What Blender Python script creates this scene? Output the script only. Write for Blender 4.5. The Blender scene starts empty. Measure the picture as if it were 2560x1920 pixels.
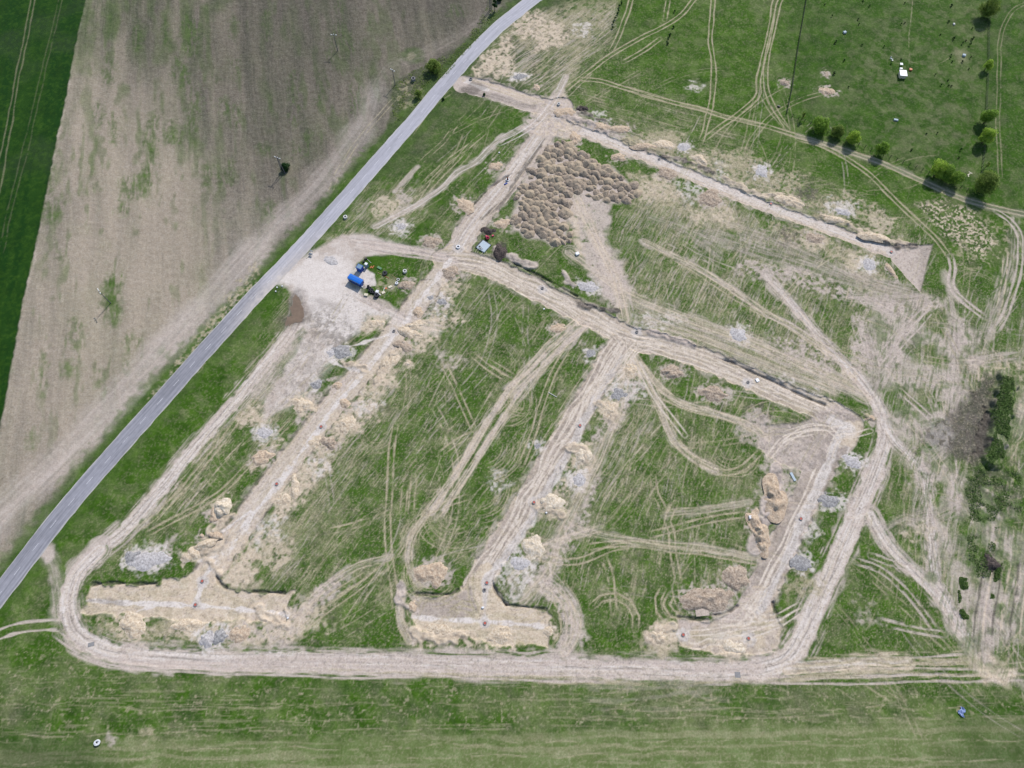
import bpy, bmesh, math, random
import numpy as np
from mathutils import Vector, Matrix
R = math.radians
C = bpy.context.scene.collection
# ------------------------------------------------------------ camera, sky, sun, exposure
PITCH, CAMH, FPX = 66.0, 241.0, 1777.0
cam_d = bpy.data.cameras.new('camera'); cam = bpy.data.objects.new('camera', cam_d); C.objects.link(cam)
cam.location = (0, 0, CAMH); cam.rotation_euler = (R(90 - PITCH), 0, 0)
cam_d.sensor_width = 36; cam_d.lens = 36 * FPX / 2560; cam_d.clip_start = 1; cam_d.clip_end = 12000
bpy.context.scene.camera = cam
SUN_EL, SUN_AZ = 45.0, 29.0            # azimuth from +Y towards +X
w = bpy.data.worlds.new('World'); bpy.context.scene.world = w; w.use_nodes = True
nt = w.node_tree; bg = nt.nodes['Background']
sk = nt.nodes.new('ShaderNodeTexSky'); sk.sky_type = 'NISHITA'; sk.sun_disc = False
sk.sun_elevation = R(SUN_EL); sk.sun_rotation = R(SUN_AZ); sk.air_density = 1.2; sk.dust_density = 1.0
nt.links.new(sk.outputs[0], bg.inputs[0]); bg.inputs[1].default_value = 0.12
sd = bpy.data.lights.new('sun', 'SUN'); sun = bpy.data.objects.new('sun', sd); C.objects.link(sun)
sd.energy = 3.6; sd.angle = R(0.5); sd.color = (1, 0.96, 0.92)
dv = Vector((math.sin(R(SUN_AZ)) * math.cos(R(SUN_EL)), math.cos(R(SUN_AZ)) * math.cos(R(SUN_EL)), math.sin(R(SUN_EL))))
sun.rotation_euler = dv.to_track_quat('Z', 'Y').to_euler(); sun.location = dv * 500
vs = bpy.context.scene.view_settings
vs.view_transform = 'Standard'; vs.look = 'None'; vs.exposure = 0.80; vs.gamma = 1
# ------------------------------------------------------------ survey helpers: picture point -> point on the ground
CP, SP = math.cos(R(PITCH)), math.sin(R(PITCH))
def gnd(x, y):
    u = (x - 1280) / FPX; v = (y - 960) / FPX
    t = CAMH / (SP + v * CP)
    return (u * t, (CP - v * SP) * t)
def px_m(x, y, h=0):                   # metres per source pixel near that point
    a = gnd(x - 5, y); b = gnd(x + 5, y)
    return math.hypot(a[0] - b[0], a[1] - b[1]) / 10
def S(s):                              # source pixels
    n = [float(t) for t in s.split()]
    return [gnd(n[i], n[i + 1]) for i in range(0, len(n), 2)]
def F(s):
    n = [float(t) * 1.15732 for t in s.split()]
    return [gnd(n[i], n[i + 1]) for i in range(0, len(n), 2)]
ZS = 640 / 1659
def T(c, r, s):
    n = [float(t) * ZS for t in s.split()]
    return [gnd(n[i] + 640 * c, n[i + 1] + 640 * r) for i in range(0, len(n), 2)]
# ------------------------------------------------------------ noise
rng = np.random.RandomState(7)
TAB = rng.rand(256, 256).astype(np.float32)
def vn(x, y, s=0):
    x = np.asarray(x, np.float32) + np.float32(s * 17.31); y = np.asarray(y, np.float32) + np.float32(s * 31.77)
    xf = np.floor(x); yf = np.floor(y); xi = xf.astype(np.int32) & 255; yi = yf.astype(np.int32) & 255
    fx = x - xf; fy = y - yf; fx = fx * fx * (3 - 2 * fx); fy = fy * fy * (3 - 2 * fy)
    x1 = (xi + 1) & 255; y1 = (yi + 1) & 255
    a = TAB[yi, xi]; b = TAB[yi, x1]; c = TAB[y1, xi]; d = TAB[y1, x1]
    a = a + (b - a) * fx; c = c + (d - c) * fx
    return a + (c - a) * fy
def fb(x, y, s=0, o=3):
    t = 0; am = .5; tot = 0
    for i in range(o):
        t = t + am * vn(x * 2 ** i, y * 2 ** i, s + i * 3); tot += am; am *= .55
    return t / tot
def sst(a, b, x):
    t = np.clip((x - a) / (b - a), 0, 1); return t * t * (3 - 2 * t)
def smooth_line(p, step=2.5):
    p = [np.array(q, float) for q in p]
    if len(p) == 2: p = [p[0], (p[0] + p[1]) / 2, p[1]]
    e = [2 * p[0] - p[1]] + p + [2 * p[-1] - p[-2]]
    out = []
    for i in range(1, len(e) - 2):
        a, b, c, d = e[i - 1], e[i], e[i + 1], e[i + 2]
        n = max(1, int(np.linalg.norm(c - b) / step))
        for k in range(n):
            t = k / n
            out.append(.5 * (2 * b + (c - a) * t + (2 * a - 5 * b + 4 * c - d) * t * t + (3 * b - a - 3 * c + d) * t ** 3))
    out.append(p[-1])
    return np.array(out)
def ang(p, q):
    return math.atan2(q[1] - p[1], q[0] - p[0])
GRASS, STRAW, SAND, EARTH, GRAVEL, DARK, CROP, MOWN = range(8)
LBL = ['ground', 'crop_field', 'ploughed_field', 'mown_field', 'dirt_track', 'road_bed', 'gravel_yard']
class Grid:
    def __init__(s, x0, x1, y0, y1, d):
        s.d = d; s.xs = np.arange(x0, x1 + d * .5, d, dtype=np.float32); s.ys = np.arange(y0, y1 + d * .5, d, dtype=np.float32)
        s.nx, s.ny = len(s.xs), len(s.ys); s.x0, s.y0 = x0, y0
        s.W = np.zeros((8, s.ny, s.nx), np.float32); s.W[0] = 1
        s.Z = np.zeros((s.ny, s.nx), np.float32); s.L = np.zeros((s.ny, s.nx), np.uint8); s.n = 0
    def box(s, p, m):
        p = np.asarray(p); i0 = max(0, int((p[:, 0].min() - m - s.x0) / s.d)); i1 = min(s.nx, int((p[:, 0].max() + m - s.x0) / s.d) + 2)
        j0 = max(0, int((p[:, 1].min() - m - s.y0) / s.d)); j1 = min(s.ny, int((p[:, 1].max() + m - s.y0) / s.d) + 2)
        return i0, i1, j0, j1
    def put(s, sl, m, k, z=0, label=None, low=False):
        if k is not None:
            s.W[(slice(None),) + sl] *= (1 - m); s.W[(k,) + sl] += m
        if low: s.Z[sl] = np.minimum(s.Z[sl], z)
        elif not np.isscalar(z) or z != 0: s.Z[sl] += z
        if label is not None: s.L[sl][m > .5] = label
    def uv(s, pts, m):
        q = smooth_line(pts); i0, i1, j0, j1 = s.box(q, m)
        if i1 <= i0 or j1 <= j0: return None
        D = np.full((j1 - j0, i1 - i0), 1e3, np.float32); U = np.zeros_like(D); V = np.full_like(D, 1e3); acc = 0
        for a, b in zip(q[:-1], q[1:]):
            l = float(np.hypot(*(b - a)))
            if l < 1e-6: continue
            a0, a1, b0, b1 = s.box([a, b], m); a0 = max(a0, i0); a1 = min(a1, i1); b0 = max(b0, j0); b1 = min(b1, j1)
            if a1 > a0 and b1 > b0:
                X = s.xs[a0:a1][None, :] - np.float32(a[0]); Y = s.ys[b0:b1][:, None] - np.float32(a[1])
                tx, ty = (b - a) / l; t = X * tx + Y * ty; v = Y * tx - X * ty
                tc = np.clip(t, 0, l); dd = np.hypot(t - tc, v)
                w_ = (slice(b0 - j0, b1 - j0), slice(a0 - i0, a1 - i0)); c = dd < D[w_]
                D[w_] = np.where(c, dd, D[w_]); U[w_] = np.where(c, tc + acc, U[w_]); V[w_] = np.where(c, np.where(v < 0, -dd, dd), V[w_])
            acc += l
        s.n += 1
        return (slice(j0, j1), slice(i0, i1)), D, U, V, acc
    def band(s, pts, wd, k, a=1., f=.5, en=.8, es=2.5, st=0., lu=9., lv=.45, z=0., lump=0., label=None, taper=0., off=0.):
        r = s.uv(pts, wd / 2 + en + f + .5 + abs(off))
        if r is None: return
        sl, D, U, V, L = r; sd_ = s.n * 1.7
        if off: D = np.where(D > 900, D, np.abs(V - off))
        n = vn(U / es, V / es, sd_) - .5
        if taper: wd = wd * np.clip(np.minimum(U, L - U) / taper, 0, 1) ** .6
        m = np.clip(.5 - (D - wd / 2 + n * en * 2) / f, 0, 1)
        m0 = m
        if st: m = m * (1 - st * sst(.35, .65, vn(U / lu, V / lv, sd_ + 5) * .65 + .35 * vn(U / (lu * .3), V / (lv * .7), sd_ + 9)))
        zz = 0
        if z or lump:
            zz = m0 * (z + lump * (fb(U / 2.2, V / 1.6, sd_ + 3, 3) - .25) * 1.6)
        s.put(sl, m * a, k, zz, label, label == 5)
    def ruts(s, pts, k=SAND, gap=2., wd=.6, a=.9, brk=.3, z=-.06, f=.28, wob=.35, lu=5., k2=None):
        r = s.uv(pts, gap / 2 + wd + 1.2)
        if r is None: return
        sl, D, U, V, L = r; sd_ = s.n * 1.3
        V = V + (vn(U / 9., U * 0 + 1, sd_) - .5) * wob * 2
        d = np.abs(np.abs(V) - gap / 2) if gap else np.abs(V)
        wv = wd * .8 * (.45 + 1.0 * vn(U / 3.5, np.sign(V) * 7 + 20, sd_ + 2))
        m = np.clip(.5 - (d - wv / 2) / f, 0, 1)
        m = m * (1 - sst(1 - brk - .18, 1 - brk + .12, vn(U / lu, V / 1.2, sd_ + 6) * .6 + .4 * vn(U / 1.2, V / .6, sd_ + 8)))
        e = np.clip(np.minimum(U, L - U) / 3 + .3, 0, 1)
        s.put(sl, m * a * e, k, m * z)
        if k2 is not None: s.put(sl, m * a * e * .5, k2)
    def poly(s, pts, k, a=1., f=1., en=1.5, es=3., thr=None, dr=None, lu=6., lv=.6, z=0., lump=0., label=None, soft=.12, sc=3.):
        p = np.asarray(pts, np.float32); i0, i1, j0, j1 = s.box(p, f + en + 1)
        if i1 <= i0 or j1 <= j0: return
        X = np.repeat(s.xs[i0:i1][None, :], j1 - j0, 0); Y = np.repeat(s.ys[j0:j1][:, None], i1 - i0, 1)
        D = np.full(X.shape, 1e4, np.float32); ins = np.zeros(X.shape, bool)
        for q in range(len(p)):
            a_, b_ = p[q - 1], p[q]; e = b_ - a_; ll = float(e @ e) + 1e-9
            t = np.clip(((X - a_[0]) * e[0] + (Y - a_[1]) * e[1]) / ll, 0, 1)
            D = np.minimum(D, np.hypot(X - a_[0] - t * e[0], Y - a_[1] - t * e[1]))
            if abs(e[1]) > 1e-9:
                c = ((a_[1] > Y) != (b_[1] > Y)) & (X < e[0] * (Y - a_[1]) / e[1] + a_[0]); ins ^= c
        D = np.where(ins, D, -D); s.n += 1; sd_ = s.n * 1.9
        n = fb(X / es, Y / es, sd_, 2) - .5
        m = np.clip(.5 + (D + n * en * 2) / f, 0, 1); m0 = m
        if thr is not None:
            if dr is None: q = fb(X / sc, Y / sc, sd_ + 4, 3)
            else:
                c, sn = math.cos(dr), math.sin(dr); U = X * c + Y * sn; V = Y * c - X * sn
                V = V + (vn(X / 8, Y / 8, sd_ + 2) - .5) * 1.5
                q = .5 * vn(U / lu, V / lv, sd_ + 4) + .3 * vn(U / (lu * .35), V / (lv * .6), sd_ + 7) + .2 * vn(U / (lu * 4), V / (lv * 6), sd_ + 9)
            m = m * sst(1 - thr - soft, 1 - thr + soft, q * 1.5 - .25)
        zz = 0
        if z or lump: zz = m0 * (z + lump * (fb(X / 2.2, Y / 2.2, sd_ + 3, 3) - .3) * 1.6)
        s.put((slice(j0, j1), slice(i0, i1)), m * a, k, zz, label, label == 5)
    def arc(s, c, r0, r1, n, a0, a1, **kw):
        for i in range(n):
            r_ = r0 + (r1 - r0) * i / max(1, n - 1)
            pts = [(c[0] + r_ * math.cos(R(a0 + (a1 - a0) * t / 10)), c[1] + r_ * math.sin(R(a0 + (a1 - a0) * t / 10))) for t in range(11)]
            s.ruts(pts, gap=0, **kw)
ROADC = S('-420 2010 -150 1665 -60 1556 0 1484 78 1382 158 1280 250 1172 413 989 500 890 584 798 640 736 735 638 859 501 994 347 1036 300 1091 233 1120 201 1159 156 1193 120 1213 100 1251 63 1294 29 1330 0 1380 -32 1450 -68 1560 -112 1750 -175')
CROP_E = T(0, 0, '640 -420 553 0 480 340 410 720 370 880 315 1180 215 1659') + T(0, 1, '150 290 95 590 40 900 0 1100 -60 1400 -110 1659') + S('-110 1640 -200 2000')
VERGE = S('1420 -200 1290 -80') + T(1, 0, '1500 0 1440 130 1400 200 1330 290 1200 350 1080 430 1000 465 900 520 870 560 885 680 860 760 830 860 740 960 690 1040 600 1130 500 1260 400 1380 250 1530 130 1659') + T(0, 1, '1500 310 1380 430 1200 600 1080 740 940 880 800 1060 650 1230 520 1380 330 1640') + T(0, 2, '280 50 140 220 0 390 -300 760 -900 1500')
def fields(g, far=False):
    g.poly(CROP_E + S('-900 2000 -900 -400'), CROP, f=.6, en=.5, label=1)
    g.poly(CROP_E + VERGE[::-1], EARTH, f=1.2, en=1.2, label=2)
    g.poly(F('-600 1610 -300 1606 0 1602 550 1596 1100 1588 1400 1574 1700 1566 2212 1552 2900 1536 3200 2100 -900 2100'), MOWN, a=.95, f=3, en=2.2, es=5, label=3)
def pin(p, poly):
    r = False
    for i in range(len(poly)):
        a, b = poly[i - 1], poly[i]
        if (a[1] > p[1]) != (b[1] > p[1]) and p[0] < (b[0] - a[0]) * (p[1] - a[1]) / (b[1] - a[1]) + a[0]: r = not r
    return r
# ------------------------------------------------------------ painting and shaping the land
def land(g):
    B, P, RU = g.band, g.poly, g.ruts
    furrow = ang(*S('420 800 415 200'))
    # --- broad tone of the meadow: dry grass showing through
    allp = [(-300, -60), (300, -60), (300, 360), (-300, 360)]
    P(allp, STRAW, a=.12, thr=.36, sc=7)
    P(allp, STRAW, a=.18, thr=.34, sc=.55)
    P(allp, DARK, a=.08, thr=.35, sc=4)
    fields(g)
    # ploughed field: damp darker soil, weeds in drifts, pale headland
    fld = CROP_E + VERGE[::-1]
    P(S('150 -200 1340 -200 1300 60 1200 150 1060 230 960 330 850 430 760 470 600 300 400 200 180 130'), DARK, a=.7, f=45, en=14, es=40, thr=.9, dr=furrow, lu=60, lv=9, soft=.3)
    P(S('700 -200 1340 -200 1290 60 1200 120 1090 170 960 260 850 380 760 420 690 250'), DARK, a=.6, f=110, en=34, es=26)
    P(S('150 -200 900 -200 900 60 700 200 400 160 160 110'), DARK, a=.6, f=80, en=26, es=22)
    P(fld, DARK, a=.74, f=2); P(fld, GRASS, a=.10, f=2); P(fld, GRASS, a=.14, f=2, thr=.35, dr=furrow, lu=40, lv=5, soft=.3)
    P(fld, SAND, a=.22, f=2, thr=.5, dr=furrow, lu=50, lv=5, soft=.35)
    P(fld, DARK, a=.11, f=2, thr=.5, dr=furrow, lu=30, lv=.7, soft=.3); P(fld, GRASS, a=.16, f=8, thr=.4, sc=16, soft=.3)
    P(fld, SAND, a=.11, f=2, thr=.5, dr=furrow, lu=25, lv=.5, soft=.3)
    P(fld, DARK, a=.40, f=2, thr=.22, sc=.5)
    P(S('20 1100 60 900 200 120 420 250 520 500 560 620 420 880 200 1100 0 1280'), SAND, a=.26, f=25, en=12, es=20)
    P(S('150 -200 1100 -200 1000 330 780 640 500 640 180 400'), GRASS, a=.46, f=30, thr=.32, dr=furrow, lu=22, lv=3.2, soft=.16)
    P(S('150 -200 900 -200 860 90 560 160 150 170'), GRASS, a=.45, f=25, thr=.45, dr=furrow, lu=26, lv=4, soft=.2)
    P(S('120 300 600 300 500 700 350 1000 120 1100 60 900'), GRASS, a=.4, f=25, thr=.24, dr=furrow, lu=12, lv=2.2)
    weeds = [(0, 885, 230, 18, 80), (0, 1075, 205, 18, 60), (0, 1145, 445, 20, 60), (0, 1195, 540, 24, 90), (0, 1270, 640, 30, 80), (0, 1240, 780, 25, 80), (0, 1230, 230, 40, 110),
             (0, 1105, 860, 26, 60), (0, 1155, 890, 18, 40), (0, 990, 870, 24, 110), (0, 950, 1010, 22, 100), (0, 970, 1160, 28, 90), (0, 920, 1210, 25, 60), (0, 835, 1220, 40, 60), (0, 800, 1320, 22, 60),
             (0, 735, 830, 20, 80), (0, 1450, 690, 28, 45), (0, 1530, 750, 24, 60), (0, 1400, 515, 20, 25), (0, 1530, 440, 20, 80), (0, 1490, 1110, 22, 70), (0, 1440, 1150, 18, 40), (0, 1340, 1140, 22, 60),
             (0, 345, 1380, 30, 60), (0, 320, 1190, 12, 60), (0, 1515, 180, 18, 60), (0, 700, 460, 26, 80), (0, 640, 740, 20, 60), (1, 240, 560, 22, 80), (1, 245, 730, 26, 70), (1, 410, 570, 22, 80), (1, 265, 960, 14, 50),
             (1, 90, 1370, 20, 50), (1, 330, 930, 18, 70), (1, 410, 900, 14, 60), (1, 545, 320, 60, 120), (1, 545, 120, 24, 160), (1, 735, 160, 16, 25), (1, 65, 160, 14, 80), (1, 60, 960, 30, 30), (1, 1300, 70, 40, 30), (1, 650, 600, 25, 120)]
    for r_, x, y, a, b in weeds:
        c, rr = (0, 0) if r_ == 0 else (1, 0)
        P(T(c, rr, ' '.join('%f %f' % (x + a * 1.6 * math.cos(t), y + b * 1.35 * math.sin(t)) for t in np.arange(0, 6.2, .7))), GRASS, a=.62, f=3.5, en=2.2, es=1.6, thr=.55, dr=furrow, lu=5, lv=.9, soft=.2)
    for x, y, a, b in ((715, 300, 50, 140), (705, 240, 28, 70), (740, 350, 40, 90), (275, 760, 14, 130), (440, 740, 30, 60), (805, 710, 16, 60), (500, 500, 34, 100), (1050, 620, 30, 30), (850, 560, 36, 60), (645, 790, 14, 50), (205, 1180, 10, 40), (395, 20, 8, 40), (750, 160, 50, 60)):
        P(T(0, 1, ' '.join('%f %f' % (x + a * 1.2 * math.cos(t), y + b * 1.1 * math.sin(t)) for t in np.arange(0, 6.2, .7))), GRASS, a=.66, f=4, en=2, es=1.6, thr=.6, dr=furrow, lu=4, lv=1, soft=.2)
    g.poly(T(1, 0, ' '.join('%f %f' % (1015 + 75 * math.cos(t), 360 + 52 * math.sin(t)) for t in np.arange(0, 6.2, .6))), GRASS, a=.8, f=3, en=1.5)
    g.poly(T(1, 0, ' '.join('%f %f' % (1000 + 24 * math.cos(t), 365 + 26 * math.sin(t)) for t in np.arange(0, 6.2, .6))), STRAW, a=.5, f=1.5, en=1)
    head = F('1090 20 985 95 900 130 850 150 820 200 800 270 750 340 690 415 620 480 550 560 470 650 390 740 300 835 210 930 110 1030 20 1120 -60 1210')
    hd = [(x - 2.5, y + 1) for x, y in head]
    B(hd[4:], 10, GRAVEL, a=.30, f=6, en=3, es=12, st=.5, lu=30, lv=1.2)
    B(hd[5:], 11, EARTH, a=.55, f=6, en=3, es=12, st=.5, lu=30, lv=1.2)
    B(hd[:6], 7, EARTH, a=.35, f=5, en=2, es=12, st=.6, lu=20, lv=1.)
    P(S('420 -200 1340 -200 1290 60 1200 120 1090 170 960 230 860 330 800 420 640 400 480 200'), DARK, a=.62, f=110, en=30, es=22)
    B(head[3:9], 6, DARK, a=.18, f=2, st=.6, lu=20, lv=.7, off=3)
    for o in (-5, -3, -1, 1, 3, 5): B(hd, .5, DARK, a=.16, f=.6, en=.7, es=8, st=.8, lu=12, lv=2, off=o)
    B(VERGE[14:] , 5, GRASS, a=.5, f=3, en=2.5, es=1.5)
    P(T(1, 0, '900 540 1000 520 1080 560 1120 660 1050 700 960 700 900 640'), STRAW, a=.55, f=2, thr=.45, sc=1.6)
    P(CROP_E + S('-900 2000 -900 -400'), CROP, f=.6, en=.5, label=1)
    P(CROP_E + S('-900 2000 -900 -400'), DARK, a=.12, f=.6, thr=.4, sc=30); P(CROP_E + S('-900 2000 -900 -400'), GRASS, a=.16, f=.6, thr=.45, dr=ang(*T(0, 0, '60 750 195 0')), lu=90, lv=2.2, soft=.25); P(CROP_E + S('-900 2000 -900 -400'), GRASS, a=.25, f=.6, thr=.4, sc=1.2)
    # crop field tramlines
    for s_ in ('228 -200 212 -90 195 0 160 200 100 500 55 750 0 1010 -70 1400', '262 -200 245 -90 228 0 190 200 130 480 80 780 0 1230 -50 1500'):
        RU(T(0, 0, s_), k=STRAW, gap=0, wd=.8, a=.30, brk=.12)
    for s_ in ('400 -100 383 0 330 210 265 470 150 960 60 1320 0 1580 -60 1800', '422 -100 405 0 350 220 290 480 180 980 90 1330 20 1640'):
        RU(T(0, 0, s_), k=STRAW, gap=0, wd=.7, a=.13, brk=.3)
    # road verge lush grass
    B(ROADC, 15, GRASS, a=.6, f=3, en=1.5); B(ROADC, 13, DARK, a=.10, f=2, en=1.5)
    # mown field streaks along the rows
    mrow = ang(*S('300 1800 1500 1790'))
    mown = F('-100 1602 550 1596 1100 1588 1400 1574 1700 1566 2300 1550 2400 1720 -100 1720')
    P(mown, GRASS, a=.22, f=4, thr=.42, dr=mrow, lu=60, lv=2.6, soft=.2)
    P(mown, STRAW, a=.30, f=4, thr=.42, dr=mrow, lu=40, lv=.9)
    P(mown, STRAW, a=.25, f=4, thr=.35, sc=.5)
    P(mown, GRASS, a=.28, f=8, thr=.25, sc=22, soft=.2)
    P(F('-40 1560 40 1560 120 1590 200 1610 260 1680 -40 1700'), CROP, a=.5, f=10, en=4, es=8)  # corner shade laid into the grass colour with the dark green cover
    P(F('2080 1560 2260 1560 2260 1700 2060 1700'), CROP, a=.45, f=16, en=6, es=10)  # opposite corner darkened the same way, in the colour
    for s_ in ('0 1592 500 1580 1100 1572', '300 1622 900 1612 1500 1600 2212 1598', '0 1648 700 1640 1500 1628', '1100 1555 1700 1548 2212 1550', '1200 1648 1800 1645 2212 1640', '0 1530 300 1532 700 1525', '1300 1535 1700 1532 2100 1528'):
        RU(F(s_), k=STRAW, gap=0, wd=.5, a=.5, brk=.5, wob=.8)
    # meadow band south of the haul road
    south = F('0 1440 200 1445 400 1460 800 1470 1200 1478 1600 1485 2000 1500 2212 1500 2212 1515 1200 1512 0 1520')
    P(F('0 1400 130 1400 250 1450 800 1470 1200 1470 1700 1480 2212 1500 2212 1556 1400 1576 0 1602'), STRAW, a=.30, f=4, thr=.26, dr=mrow, lu=10, lv=.4)
    P(F('0 1440 2212 1500 2212 1556 1400 1576 0 1602'), STRAW, a=.14, f=4, thr=.45, sc=9, soft=.25)
    P(F('0 1440 2212 1500 2212 1556 1400 1576 0 1602'), DARK, a=.18, f=4, thr=.4, sc=6, soft=.2)
    P(F('0 1400 130 1400 250 1450 800 1470 1200 1470 1700 1480 2212 1500 2212 1556 1400 1576 0 1602'), STRAW, a=.55, f=4, thr=.16, sc=1.)
    P(F('1250 1475 1500 1470 1560 1520 1300 1520'), EARTH, a=.3, f=8, thr=.5, dr=mrow, lu=9, lv=.9)
    # --- disturbed ground by districts (grass worn to straw and earth)
    dW = ang(*F('700 1050 850 850')); dN = ang(*F('1500 640 1560 520')); dE = ang(*F('2050 1100 2100 760')); dH = ang(*F('1400 1000 1700 1010'))
    def wear(p, d, s1, s2, lu=7, lv=.8, rs=.72):
        lv = lv * .48; lu = lu * .8
        P(p, STRAW, a=.26, f=5, en=3, thr=s1 + .10, sc=6, soft=.25)
        P(p, GRASS, a=.5, f=5, en=3, thr=.4, dr=d, lu=lu, lv=lv * 1.5, soft=.2)
        P(p, STRAW, a=.55, f=5, en=3, thr=s1 - .05, dr=d, lu=lu, lv=lv, soft=.16)
        P(p, EARTH, a=.55, f=5, en=3, thr=s2 - .04, dr=d, lu=lu * 1.4, lv=lv, soft=.16)
        P(p, STRAW, a=.40, f=5, en=3, thr=s1 * .7, sc=.6)
        P(p, DARK, a=.3, f=5, en=3, thr=.2, sc=.5)
        P(p, GRASS, a=rs, f=5, en=3, thr=.36, sc=8, soft=.12)
        P(p, GRASS, a=rs * .7, f=5, en=3, thr=.3, sc=2, soft=.12)
    wear(F('960 600 1250 700 1300 770 1040 1200 900 1260 860 1280 650 1330 520 1300 560 1150 700 950 870 700'), dW, .28, .17)
    wear(F('880 700 960 720 900 860 800 1000 740 1050 640 1200 560 1260 560 1150 700 950'), dW, .34, .30, rs=.35)
    wear(F('560 1050 700 900 760 960 680 1100 620 1240 540 1290'), dW, .4, .12, rs=.4)
    wear(F('1400 780 1800 930 1700 1100 1600 1330 1450 1330 1240 1350 1100 1300 1300 900'), ang(*F('1500 1200 1530 1050')), .28, .15)
    wear(F('1290 840 1420 860 1420 930 1330 1060 1230 1200 1120 1290 1080 1270 1250 1000'), dW, .33, .30, rs=.35)
    wear(F('1400 400 1900 560 2000 640 1880 830 1380 700 1320 600 1330 470'), dN, .36, .34, lu=5, rs=.42)
    wear(F('1400 400 1600 450 1640 480 1560 500 1380 450'), dN, .5, .35, lu=4, rs=.1)
    wear(F('1350 640 1500 690 1650 740 1800 800 1860 850 1700 860 1380 700'), ang(*F('1400 660 1800 800')), .42, .40, lu=14, lv=.6, rs=.1)
    wear(F('1900 620 2212 660 2212 1480 2100 1440 2000 1250 1920 1050 1940 930 1880 830 1880 700'), dE, .34, .34, lu=9, lv=1.1, rs=.2)
    P(F('2000 640 2212 740 2212 1480 2120 1430 2060 1250 1930 960 1880 830 1880 650'), EARTH, a=.78, f=5, thr=.5, sc=9, soft=.2)
    wear(F('1200 1010 1280 980 1260 1130 1180 1280 1100 1300'), dW, .3, .25, rs=.3)
    wear(F('620 620 720 740 640 900 400 1130 250 1190 300 1100 480 900'), dW, .36, .22, rs=.3)
    wear(F('300 1100 560 840 640 850 560 960 480 1080 360 1180 230 1230'), dW, .34, .14)
    wear(F('740 400 870 380 1120 270 1100 420 950 540 700 520'), dW, .24, .10, lu=14)
    wear(F('780 430 900 400 920 460 860 510 700 530'), dW, .42, .30, lu=5, rs=.25)
    wear(F('1130 30 1330 0 1320 90 1250 160 1180 200 1060 150 1020 170 1060 90'), ang(*F('1100 130 1250 20')), .4, .40, lu=6, lv=1, rs=.1)
    P(F('1090 80 1230 0 1330 0 1310 60 1240 100 1150 110'), STRAW, a=.5, f=6, thr=.6, sc=2)
    wear(F('1300 230 1500 300 1700 400 1960 500 1900 530 1400 350'), ang(*F('1300 300 1700 450')), .38, .28, lu=6, lv=1, rs=.3)
    wear(F('1500 340 1700 380 1800 420 2010 480 2000 540 1700 440'), dN, .3, .2, lu=4)
    P(F('1980 440 2040 430 2110 460 2160 520 2120 560 2080 540 2030 500'), SAND, a=.85, f=3, thr=.40, sc=.8); P(F('1980 440 2040 430 2110 460 2160 520 2120 560 2080 540 2030 500'), DARK, a=.5, f=3, thr=.3, sc=.6)
    P(F('2060 460 2200 480 2200 560 2080 600 2050 540'), STRAW, a=.6, f=5, thr=.3, sc=1.5)
    wear(F('1230 180 1560 260 1640 330 1500 300 1300 240'), ang(*F('1230 190 1640 310')), .3, .10, lu=22, lv=1.2)
    P(F('1950 0 2150 0 2100 420 1990 380 1760 250'), STRAW, a=.18, f=8, thr=.38, sc=3)
    P(F('1700 0 2170 0 2120 420 1990 380 1720 250'), CROP, a=.30, f=12, en=4, es=10)
    P(F('1700 0 2170 0 2120 420 1990 380 1720 250'), MOWN, a=.12, f=8, thr=.4, sc=12, soft=.25)
    P(F('2130 0 2260 0 2260 470 2130 450'), CROP, a=.22, f=3, en=2)
    P(F('1230 0 1720 0 1700 230 1640 290 1250 180'), MOWN, a=.18, f=6, thr=.35, sc=4)
    # earth mound yard east of the heaps
    P(T(2, 0, '380 1300 450 1260 560 1280 640 1330 640 1420 590 1500 640 1600 720 1700 760 1900 600 1960 520 1800 450 1659 400 1520 370 1400'), EARTH, a=.9, f=2.5, en=2.5, thr=.86, sc=2, soft=.2)
    P(T(2, 0, '370 1330 430 1300 440 1500 470 1659 430 1659 385 1500'), SAND, a=.7, f=1.5, thr=.7, sc=1.5)
    P(T(2, 0, '480 1430 560 1420 560 1520 500 1540'), GRASS, a=.5, f=2, thr=.5, sc=1.2)
    P(T(2, 0, '220 920 340 920 500 1060 640 1080 830 1250 740 1320 600 1300 480 1290 400 1260 360 1450 380 1580 250 1590 60 1520 0 1500 0 1400 60 1200 130 1060'), EARTH, a=.95, f=2, en=1.5)
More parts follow.
